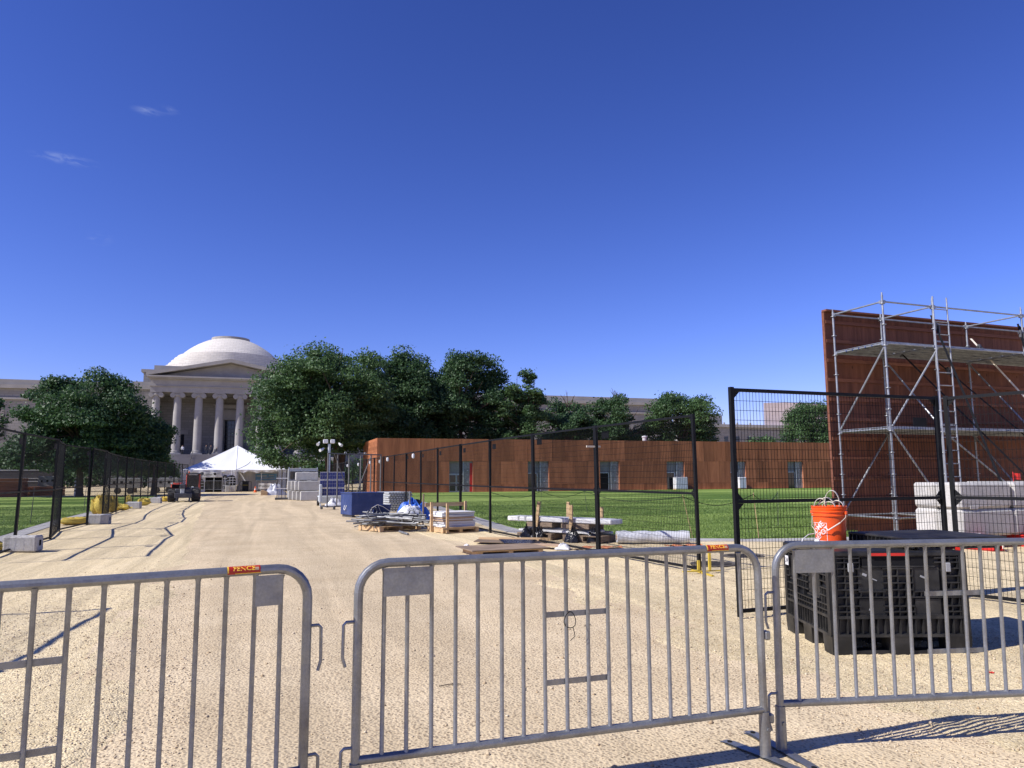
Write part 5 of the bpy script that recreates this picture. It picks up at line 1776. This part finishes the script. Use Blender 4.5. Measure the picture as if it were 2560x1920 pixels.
for (x, y, w, rz, lab) in ((6.3, 13.9, 1.0, R(-15), 'orange netting strip on the gravel behind the double post'), (8.1, 13.6, .8, R(-10), 'orange netting strip in front of the white roll')):
    t = thing('orange_strip', lab, 'netting', (x, y, .0), rz)
    MB().grid(20, 3, lambda u, v: ((u - .5) * w, (v - .5) * .22, .03 + .02 * math.sin(u * 17 + v * 3))).build('netting', MT['netting'], t, smooth=50)
for (x, y, lab) in ((6.88, 10.69, 'round cast iron cover in the gravel beside the yellow stand'), (8.06, 11.54, 'farther round cast iron cover in the gravel')):
    t = thing('manhole_cover', lab, 'manhole cover', (x, y, .004 + float(max(0, gravel_h(x, y)))))
    MB().lathe([(.36, 0), (.36, .018), (.31, .02), (.30, .012), (.02, .012)], 32).build('rim', MT['iron'], t)
    s = MB()
    for k in range(5):
        s.box((0, -.2 + k * .1, .017), (2 * math.sqrt(.29 ** 2 - (.2 - k * .1) ** 2), .03, .012))
    s.build('rib', MT['iron'], t, smooth=0)

# ------------------------------------------------------------------ tall plywood wall and scaffold on the right
SX, SYY, SRZ = 13.55, 15.15, R(2.5)
cR, sR = math.cos(SRZ), math.sin(SRZ)


def sw(x, y, z=0.0):
    return Vector((SX + x * cR - y * sR, SYY + x * sR + y * cR, z))


WH = 5.62
pw = thing('plywood_wall', 'tall red brown plywood wall seen from its battened back at the right edge', 'wall', sw(0, .16), SRZ)
shm = MB().box((.61, .0, WH / 2), (1.214, .02, WH - .02)).mesh('sheet', MT['plyback'], 0)
for k in range(8):
    link('sheet', shm, pw, (-.10 + k * 1.22, .06 + .002 * (k % 2), 0))
bt = MB().box((4.88, 0, 0), (9.75, .055, .085)).mesh('batten', MT['timber'], 0)
for k in range(11):
    link('batten', bt, pw, (-.098, .021 + .001 * (k % 2), .35 + k * .5))
MB().box((4.8, -.02, WH + .012), (9.9, .17, .045)).build('top_plate', MT['timber'], pw, smooth=0)
MB().box((-.118, .05, WH / 2), (.03, .08, WH)).build('end_stud', MT['timber'], pw, smooth=0)

scf = thing('scaffold', 'galvanised scaffold with two decks propping the tall plywood wall', 'scaffold', sw(0, 0), SRZ)
PXS = [0.0, 1.6, 4.7, 7.75]
FYS = -1.55
LV = [.45, 2.5, 4.5, 5.5]
ros = MB().lathe([(.024, -.006), (.06, -.006), (.062, 0), (.06, .006), (.024, .006)], 14)
rosm = ros.mesh('rosette', MT['galv2'])
for y in (0, FYS):
    for x in PXS:
        top = 5.58 if y == 0 else 5.66
        st = MB().cyl((x, y, .05), (x, y, top), .0241, n=12).build('standard', MT['galv2'], scf)
        MB().lathe([(.075, 0), (.075, .008), (.03, .012), (.022, .05)], 12, (x, y, .0)).build('base_plate', MT['galv2'], st)
        for k in range(11):
            link('rosette', rosm, st, (x, y, .45 + .5 * k))
        MB().cyl((x, y, top), (x, y, top + .06), .017, n=8).build('spigot', MT['galv2'], st)


def led(p, q, r=.0215, nm='ledger'):
    p, q = Vector(p), Vector(q)
    d = (q - p).normalized()
    m_ = MB().cyl(p + d * .03, q - d * .03, r, n=10)
    for e, s in ((p, 1), (q, -1)):
        m_.box(e + d * s * .05, (.06, .045, .07), rz=math.atan2(d.y, d.x))
    m_.build(nm, MT['galv2'], scf)


for z in LV:
    for y in (0, FYS):
        for i in range(3):
            led((PXS[i], y, z), (PXS[i + 1], y, z))
    for x in PXS:
        led((x, 0, z), (x, FYS, z), nm='transom')
for p, q in (((0, 0, 2.52), (0, FYS, 4.45)), ((0, .02, .5), (1.6, .02, 2.45)), ((1.6, 0, 4.45), (1.6, FYS, 2.55)), ((1.6, FYS - .05, 4.45), (0, FYS - .05, 2.55)),
             ((4.7, 0, 4.45), (4.7, FYS, 2.55)), ((0, FYS - .05, 2.45), (1.6, FYS - .05, .5)), ((4.7, 0, 2.45), (4.7, FYS, .5)), ((1.6, FYS - .05, 2.45), (4.7, FYS - .05, .5)), ((7.75, FYS - .05, 4.45), (4.7, FYS - .05, 2.55))):
    MB().cyl(p, q, .0215, n=10).build('brace', MT['galv2'], scf)
for z, rows in ((4.55, 5), (2.55, 5)):
    for i in range(3):
        for k in range(rows):
            L = PXS[i + 1] - PXS[i] - .05
            y = -.17 - k * .305
            pl = MB().box((PXS[i] + .025 + L / 2, y, z), (L, .29, .012))
            for s in (-1, 1):
                pl.box((PXS[i] + .025 + L / 2, y + s * .135, z - .03), (L, .02, .055))
            for q in (-.3, .3):
                pl.box((PXS[i] + .025 + L / 2 + q * L, y, z - .02), (.04, .25, .03))
            pl.build('deck_plank', MT['galv2'], scf, smooth=0)
# blue clips on the left transom
for k in range(5):
    MB().cyl((0, FYS + .35 + k * .2, 4.5), (0, FYS + .38 + k * .2, 4.5), .026, n=8).build('blue_clip', MT['jobbox'], scf)

la = thing('ladder', 'galvanised ladder fixed upright to the front of the scaffold', 'ladder', sw(1.48, FYS - .12), SRZ)
for x in (0, .46):
    MB().cyl((x, 0, .3), (x, 0, 5.72), .019, n=8).build('rail', MT['galv2'], la)
rg = MB().cyl((.0, 0, 0), (.46, 0, 0), .0135, n=8).mesh('rung', MT['galv2'])
for k in range(17):
    link('rung', rg, la, (0, 0, .45 + k * .31))
for z in (4.62, 2.6):
    MB().box((.23, .02, z), (.5, .03, .035)).build('bracket', MT['galv2'], la, smooth=0)


def strap(p, q, lab, w=.05, m='black'):
    p, q = Vector(p), Vector(q)
    t = thing('ratchet_strap', lab, 'strap', p)
    d = q - p
    s = d.cross(Vector((.75, .65, 0)).cross(Vector((0, 0, 1)))).normalized()
    b = MB()
    side = Vector((.8, -.6, 0)) * w / 2
    up_ = Vector((.6, .8, 0)) * .002
    b.add([side + up_, -side + up_, d - side + up_, d + side + up_, side - up_, -side - up_, d - side - up_, d + side - up_], [(0, 1, 2, 3), (7, 6, 5, 4), (0, 4, 5, 1), (1, 5, 6, 2), (2, 6, 7, 3), (3, 7, 4, 0)])
    b.build('webbing', MT[m], t, smooth=0)
    c = d * .06
    MB().box(c, (.10, .07, .2), rz=.4, bev=.015).cyl(c + Vector((-.07, 0, .03)), c + Vector((.07, 0, .03)), .03, n=8).box(c + Vector((.05, -.04, -.08)), (.04, .05, .18)).build('ratchet', MT['darkmetal'], t)
    return t


strap(sw(1.62, -1.48, 5.3), sw(1.25, -3.5, .35), 'black strap running down from the ladder post')
strap(sw(4.68, -1.46, 5.3), sw(3.1, -3.4, .35), 'black strap slanting down left from the right scaffold post')
strap(sw(4.75, -1.44, 5.25), sw(4.3, -3.5, .35), 'black strap dropping steeply from the right scaffold post')
strap(sw(1.65, -.15, 4.9), sw(4.2, -2.6, .4), 'black strap crossing the scaffold from the second post to lower right')
strap(sw(4.72, -.1, 5.15), sw(5.9, -3.0, .4), 'grey strap with a large buckle on the rear right post', m='offwhite')
strap(sw(3.3, -.2, 4.4), sw(5.9, -2.7, .4), 'black strap hanging below the upper deck towards the right')
t = thing('black_plate', 'black sign plate hung on the tall near fence panel', 'plate', (7.30, 6.88, 2.07))
MB().box((0, -.03, 0), (.2, .008, .11)).build('plate', MT['black'], t, smooth=0)

# counterweight blocks on red skids
for row, z in enumerate((.24, .77)):
    for k in range(3):
        for dpt in range(2):
            t = thing('counterweight_block', 'pale cast concrete counterweight block, %s, %s row, %s of its pair' % (('left end', 'middle', 'right end')[k], ('lower', 'upper')[row], ('front', 'back')[dpt]), 'concrete block',
                      (13.42 + k * 1.48 + random.uniform(-.02, .02), 11.43 + dpt * .56 + k * .06, z), SRZ, 'counterweight blocks under the scaffold')
            rough_block(1.44, .54, .515, row * 9 + k * 3 + dpt + 40, .05).build('block', MT['concrete'], t)
            MB().box((-.35 + .7 * (k % 2), -.262, .03), (.22, .03, .07), bev=.01).build('lifting_slot', MT['concrete'], t)
for k in range(3):
    t = thing('red_skid', 'red steel skid under the counterweight blocks, %s from the left' % ['first', 'second', 'third'][k], 'skid', (13.1 + k * 1.35, 11.7, 0), SRZ)
    for x in (-.12, .12):
        MB().box((x, 0, .12), (.02, 1.9, .235)).build('web', MT['red'], t, smooth=0)
    MB().box((0, 0, .225), (.32, 1.9, .02)).box((0, 0, .011), (.32, 1.9, .02)).build('flange', MT['red'], t, smooth=0)
    MB().tube([(.0, -.97, .16), (.03, -1.02, .1), (.0, -1.04, .05)], .015, 6).build('hook', MT['offwhite'], t)
t = thing('red_flag', 'small red flag on top of the counterweight blocks', 'flag', (14.62, 11.5, 1.29))
MB().grid(8, 4, lambda u, v: (u * .2, .03 * math.sin(u * 6), .05 + v * .13 - .02 * u)).build('cloth', MT['red'], t, smooth=60)
MB().cyl((0, 0, 0), (0, 0, .2), .008, n=6).build('stick', MT['red'], t)

# ------------------------------------------------------------------ black bulk crate with bucket
CW, CD, CH = 1.14, 1.02, .82
ct = thing('bulk_crate', 'black ribbed plastic bulk crate behind the right barricade', 'crate', (4.40, 5.14, 0), R(-18))


def crate_wall(W, panels, seed):
    """ribbed moulded side: x along the wall, y=0 outer face of ribs, depth inward +y"""
    m_ = MB()
    dep = .035
    m_.box((W / 2, dep + .012, (.15 + CH) / 2), (W - .02, .024, CH - .15))
    g = random.Random(seed)
    zs = [.155, .30, .345, .39, .46, .52, .575, .63, .69, .74, .775, CH - .012]
    xs_ = [.012 + (W - .024) * k / 18 for k in range(19)]
    inside = lambda x, z: any(a < x < b and c < z < d for a, b, c, d in panels)
    for z in zs:
        t_ = .010 if z not in (.155, .30, CH - .012) else .022
        for i in range(18):
            xm = (xs_[i] + xs_[i + 1]) / 2
            if inside(xm, z):
                continue
            m_.box((xm, dep / 2 - (.004 if t_ > .015 else 0), z), (xs_[1] - xs_[0] + .0005, dep, t_))
    for i, x in enumerate(xs_):
        for j in range(len(zs) - 1):
            zm = (zs[j] + zs[j + 1]) / 2
            if inside(x, zm) or (j in (3, 4, 5, 6, 7) and g.random() < .22):
                continue
            m_.box((x, dep / 2 + .001, zm), (.0065, dep - .004, zs[j + 1] - zs[j]))
    for a, b, c, d in panels:
        m_.box(((a + b) / 2, dep * .55, (c + d) / 2), (b - a - .012, .012, d - c - .012))
        m_.box(((a + b) / 2, dep * .4, c + .006), (b - a, dep * .8, .012))
    # corner posts
    for x in (.035, W - .035):
        m_.box((x, .012, (.15 + CH) / 2 + .002), (.055, .03, CH - .16))
    return m_


fr_ = crate_wall(CW, [(.24, .46, .50, .70), (.70, .92, .50, .70), (.24, .46, .31, .45), (.70, .92, .31, .45), (.28, .88, .70, .795)], 3).build('front_wall', MT['blackplastic'], ct, smooth=0)
MB().box((.58, .02, .748), (.58, .02, .09)).build('rim_shadow', MT['void'], fr_, smooth=0)  # black slab painted in as the shadow under the crate rim
for x in (.18, .98):
    MB().box((x, -.008, .70), (.045, .02, .075), bev=.006).build('latch', MT['grey'], fr_)
for (x, z, w, h) in ((.30, .64, .035, .02), (.38, .60, .04, .008), (.78, .62, .045, .015), (.33, .36, .015, .015)):
    MB().box((x, .0115, z), (w, .004, h), rot=Matrix.Rotation(.4, 3, 'Y')).build('label_remnant', MT['grey'], fr_, smooth=0)
lw = crate_wall(CD, [(.55, .80, .42, .72), (.15, .30, .50, .72)], 5).build('side_wall', MT['blackplastic'], ct, (0, CD, 0), R(-90), smooth=0)
nt = MB().box((.10, -.006, .66), (.075, .004, .085)).build('paper_note', MT['white'], lw, smooth=0)
text_mesh('24', .06, lambda u, v: (.10 + u, -.0095, .66 + v), MT['void'], nt, shear=.2)
crate_wall(CD, [(.55, .80, .42, .72)], 7).build('side_wall', MT['blackplastic'], ct, (CW, 0, 0), R(90), smooth=0)
crate_wall(CW, [(.24, .46, .50, .70), (.70, .92, .50, .70)], 9).build('back_wall', MT['blackplastic'], ct, (CW, CD, 0), R(180), smooth=0)
MB().box((CW / 2, CD / 2, .805), (CW - .01, CD - .01, .05), bev=.01).build('top', MT['blackplastic'], ct)
bs = MB().box((CW / 2, CD / 2, .155), (CW - .03, CD - .03, .03))
for x in (.09, CW / 2, CW - .09):
    for y in (.09, CD / 2, CD - .09):
        bs.box((x, y, .075), (.17, .17, .15), taper=1.08)
for y in (.09, CD - .09):
    bs.box((CW / 2, y, .016), (CW - .06, .12, .03))
bs.build('base', MT['blackplastic'], ct, smooth=0)
MB().box((.50, -.004, .805), (.30, .012, .022)).build('red_band', MT['red'], ct, smooth=0)
MB().box((CW + .004, .10, .72), (.014, .07, .26)).build('red_band', MT['red'], ct, smooth=0)

lid = thing('crate_lid', 'black ribbed crate lid lying skewed on the bulk crate', 'lid', (5.62, 5.32, .832), R(-6))
lm = MB().box((0, 0, .085), (.95, .82, .022), bev=.006)
for k in range(19):
    lm.box((-.46 + k * .0511, -.40, .045), (.008, .03, .06)); lm.box((-.46 + k * .0511, .40, .045), (.008, .03, .06))
for k in range(16):
    lm.box((-.465, -.385 + k * .0513, .045), (.03, .008, .06)); lm.box((.465, -.385 + k * .0513, .045), (.03, .008, .06))
lm.box((0, -.385, .045), (.9, .008, .06)).box((-.445, 0, .045), (.008, .76, .06)).box((.445, 0, .045), (.008, .76, .06))
lm.box((0, -.39, .007), (.8, .03, .014)).box((0, .39, .007), (.8, .03, .014))
lm.build('lid', MT['blackplastic'], lid, smooth=0)

BKX, BKY, BKZ = 4.89, 5.66, .832
bk = thing('bucket', 'orange plastic bucket full of webbing standing on the black crate', 'bucket', (BKX, BKY, BKZ))
BH = .345
rb, rtp = .128, .148
rad = lambda z: rb + (rtp - rb) * z / BH
body = MB().lathe([(.0, .003), (rb - .006, .003), (rb, .01), (rad(.25), .25), (rad(.255) + .010, .255), (rad(.265) + .010, .265), (rad(.27), .27), (rad(.285), .285), (rad(.29) + .009, .29), (rad(.30) + .009, .30), (rad(.305) + .002, .305),
                   (rad(.315) + .008, .318), (rad(.325) + .008, .325), (rad(.33), .33), (rtp + .006, .336), (rtp + .007, BH), (rtp - .002, BH), (rad(.2) - .004, .2), (0, .2)], 40, cap=False).build('pail', MT['orange'], bk)
# direction from the bucket to the camera
ang_cam = math.atan2(-BKY, -BKX)


def onb(a, z, off=.0006):
    r = rad(z) + off
    return (r * math.cos(a), r * math.sin(a), z)


LA = ang_cam - R(46)
LZ = .095
lr = rad(LZ)
QS = .082
bord = MB()
for (u0, u1, v0, v1) in ((-QS, QS, QS - .004, QS), (-QS, QS, -QS, -QS + .004), (-QS, -QS + .004, -QS, QS), (QS - .004, QS, -QS, QS)):
    bord.grid(14, 6, lambda u, v: onb(LA + (u0 + (u1 - u0) * u) / lr, LZ + .02 + v0 + (v1 - v0) * v))
lgo = bord.build('printed_square', MT['white'], bk, smooth=60)
c45, s45 = math.cos(R(42)), math.sin(R(42))
for (s_, size, off, bold) in (('THE', .030, .072, .0008), ('HOME', .066, .026, .0010), ('DEPOT', .062, -.032, .0010)):
    text_mesh(s_, size, lambda u, v: onb(LA + ((u * c45 - (v + off) * s45)) / lr, LZ + .02 + (u * s45 + (v + off) * c45), .0009), MT['white'], lgo, bold=bold)
hp = [onb(ang_cam + R(62), .29, .012), onb(ang_cam + R(55), .245, .02), onb(ang_cam + R(30), .20, .03), onb(ang_cam - R(5), .135, .035), onb(ang_cam - R(40), .10, .03), onb(ang_cam - R(75), .16, .02), onb(ang_cam - R(112), .29, .012)]
MB().tube(hp, .0025, 6).tube(hp[2:4], .006, 8).build('handle', MT['offwhite'], bk)
for a in (ang_cam + R(62), ang_cam - R(112)):
    MB().box((0, 0, 0), (.025, .03, .03), rz=a, bev=.004).build('handle_lug', MT['orange'], bk, onb(a, .285, .012))
ws = thing('webbing_strap', 'off white webbing straps spilling out of the orange bucket', 'strap', (BKX, BKY, BKZ + .235), R(-41))
ribbon_strap(ws, arc_pts((-.02, -.03, .1), .085, R(-20), R(200), 14, .8, .05), .048, 'offwhite')
ribbon_strap(ws, arc_pts((.03, .0, .14), .11, R(-30), R(205), 16, .55, -.06), .048, 'offwhite')
ribbon_strap(ws, arc_pts((.07, -.05, .1), .06, R(-20), R(190), 12, .9, .06), .048, 'offwhite')
ribbon_strap(ws, arc_pts((-.07, .02, .1), .075, R(10), R(180), 12, .7, -.09), .048, 'offwhite')
ribbon_strap(ws, arc_pts((.0, -.07, .1), .05, R(-10), R(200), 12, 1.1, .03), .045, 'offwhite')
ribbon_strap(ws, [(-.1, -.06, .12), (-.05, -.02, .15), (.02, .0, .13), (.08, .04, .15)], .048, 'offwhite')
heap((BKX - .19, BKY - .05, .832), 'small white label roll beside the orange bucket', 'label_roll', 'paper', (.10, .08, .05), 'white', 91, .3, 14)
t = thing('wire_loop', 'thin white wire loop trailing off the left of the crate top', 'wire', (4.62, 5.72, .835))
MB().tube([(.14, 0, .09), (.06, -.02, .085), (-.01, -.03, .05), (-.03, -.03, .01), (-.03, -.03, -.0)], .004, 6).build('wire', MT['white'], t)
t = thing('red_scrap', 'tiny red scrap on the gravel before the crate', 'scrap', (5.08, 4.30, max(0, float(gravel_h(5.08, 4.3)))))
MB().grid(5, 4, lambda u, v: (u * .04, v * .025, .006 + .006 * math.sin(u * 9 + v * 5))).build('scrap', MT['red'], t)

for (x, y, a, L, lab) in ((1.25, 5.3, .05, .16, 'dark twig on the concrete behind the middle barricade'), (1.72, 5.05, 1.3, .07, 'tiny curled twig right of the long twig'), (3.0, 6.9, .6, .12, 'dark twig near the foot of the open fence panel')):
    t = thing('twig', lab, 'twig', (x, y, .004), a)
    MB().tube([(-L / 2, 0, .004), (-.01, .008, .008), (L / 2, -.004, .004)], .0035, 5).tube([(0, .004, .007), (.03, .03, .006)], .002, 5).build('stick', MT['bark'], t)

# ------------------------------------------------------------------ materials stored beyond the left lawn
bs_ = thing('timber_stack', 'tall rust brown timber stack at the left picture edge beyond the lawn', 'timber', (-21.6, 67.4, 0))
for k in range(6):
    MB().box((random.uniform(-.05, .05), 0, .13 + k * .235), (6.8, 1.2, .22), bev=.01).build('layer', MT['brown'], bs_, smooth=0)
bs_ = thing('timber_stack', 'low rust brown timber stack right of the tall one', 'timber', (-17.2, 69.0, 0))
for k in range(3):
    MB().box((random.uniform(-.05, .05), 0, .15 + k * .235), (2.4, 1.2, .22), bev=.01).build('layer', MT['brown'], bs_, smooth=0)
MB().box((0, 0, .02), (2.5, 1.3, .04)).build('skid', MT['pine'], bs_, smooth=0)
gn = thing('generator', 'grey generator box on the low timber stack', 'generator', (-17.05, 69.1, .755), 0)
MB().box((0, 0, .42), (1.35, .9, .8), bev=.03).build('housing', MT['grey'], gn)
for x in (-.4, .0, .35):
    MB().box((x, -.455, .45 + .1 * x), (.14, .02, .16)).build('vent', MT['void'], gn, smooth=0)
tr = thing('cargo_trailer', 'long dark trailer behind the timber stacks on the left', 'trailer', (-22.5, 74, 0))
MB().box((0, 0, 1.35), (9.5, 2.0, 1.6), bev=.05).build('body', MT['darkmetal'], tr)
MB().box((0, -1.01, 2.1), (9.5, .03, .08)).build('trim_rail', MT['lightgrey'], tr, smooth=0)
for z in (1.15, 1.4):
    MB().box((0, -1.012, z), (9.5, .03, .05)).build('trim_rail', MT['lightgrey'], tr, smooth=0)
for x in (-2.8, 2.6, 3.5):
    MB().cyl((x, -.95, .38), (x, -.7, .38), .38, n=18).build('wheel', MT['rubber'], tr)
for (x, y, lab) in ((-12.2, 73.5, 'grey generator trailer under the broad left tree'), (-9.4, 76, 'grey utility box trailer near the left column')):
    tr = thing('utility_trailer', lab, 'trailer', (x, y, 0))
    MB().box((0, 0, .95), (2.6, 1.2, .9), bev=.05).build('housing', MT['grey'], tr)
    for dx in (-.8, -.2, .5):
        MB().box((dx, -.61, 1.0), (.2, .02, .25)).build('vent', MT['void'], tr, smooth=0)
    for dx in (-.5, .5):
        MB().cyl((dx, -.6, .28), (dx, -.4, .28), .28, n=14).build('wheel', MT['rubber'], tr)
t = thing('marker_post', 'white marker post with dark bands beyond the left lawn', 'post', (-14.9, 68, 0))
MB().cyl((0, 0, 0), (0, 0, 1.2), .07, n=10).build('post', MT['white'], t)
for z in (.35, .65, .95):
    MB().cyl((0, 0, z), (0, 0, z + .1), .073, n=10).build('band', MT['void'], t)
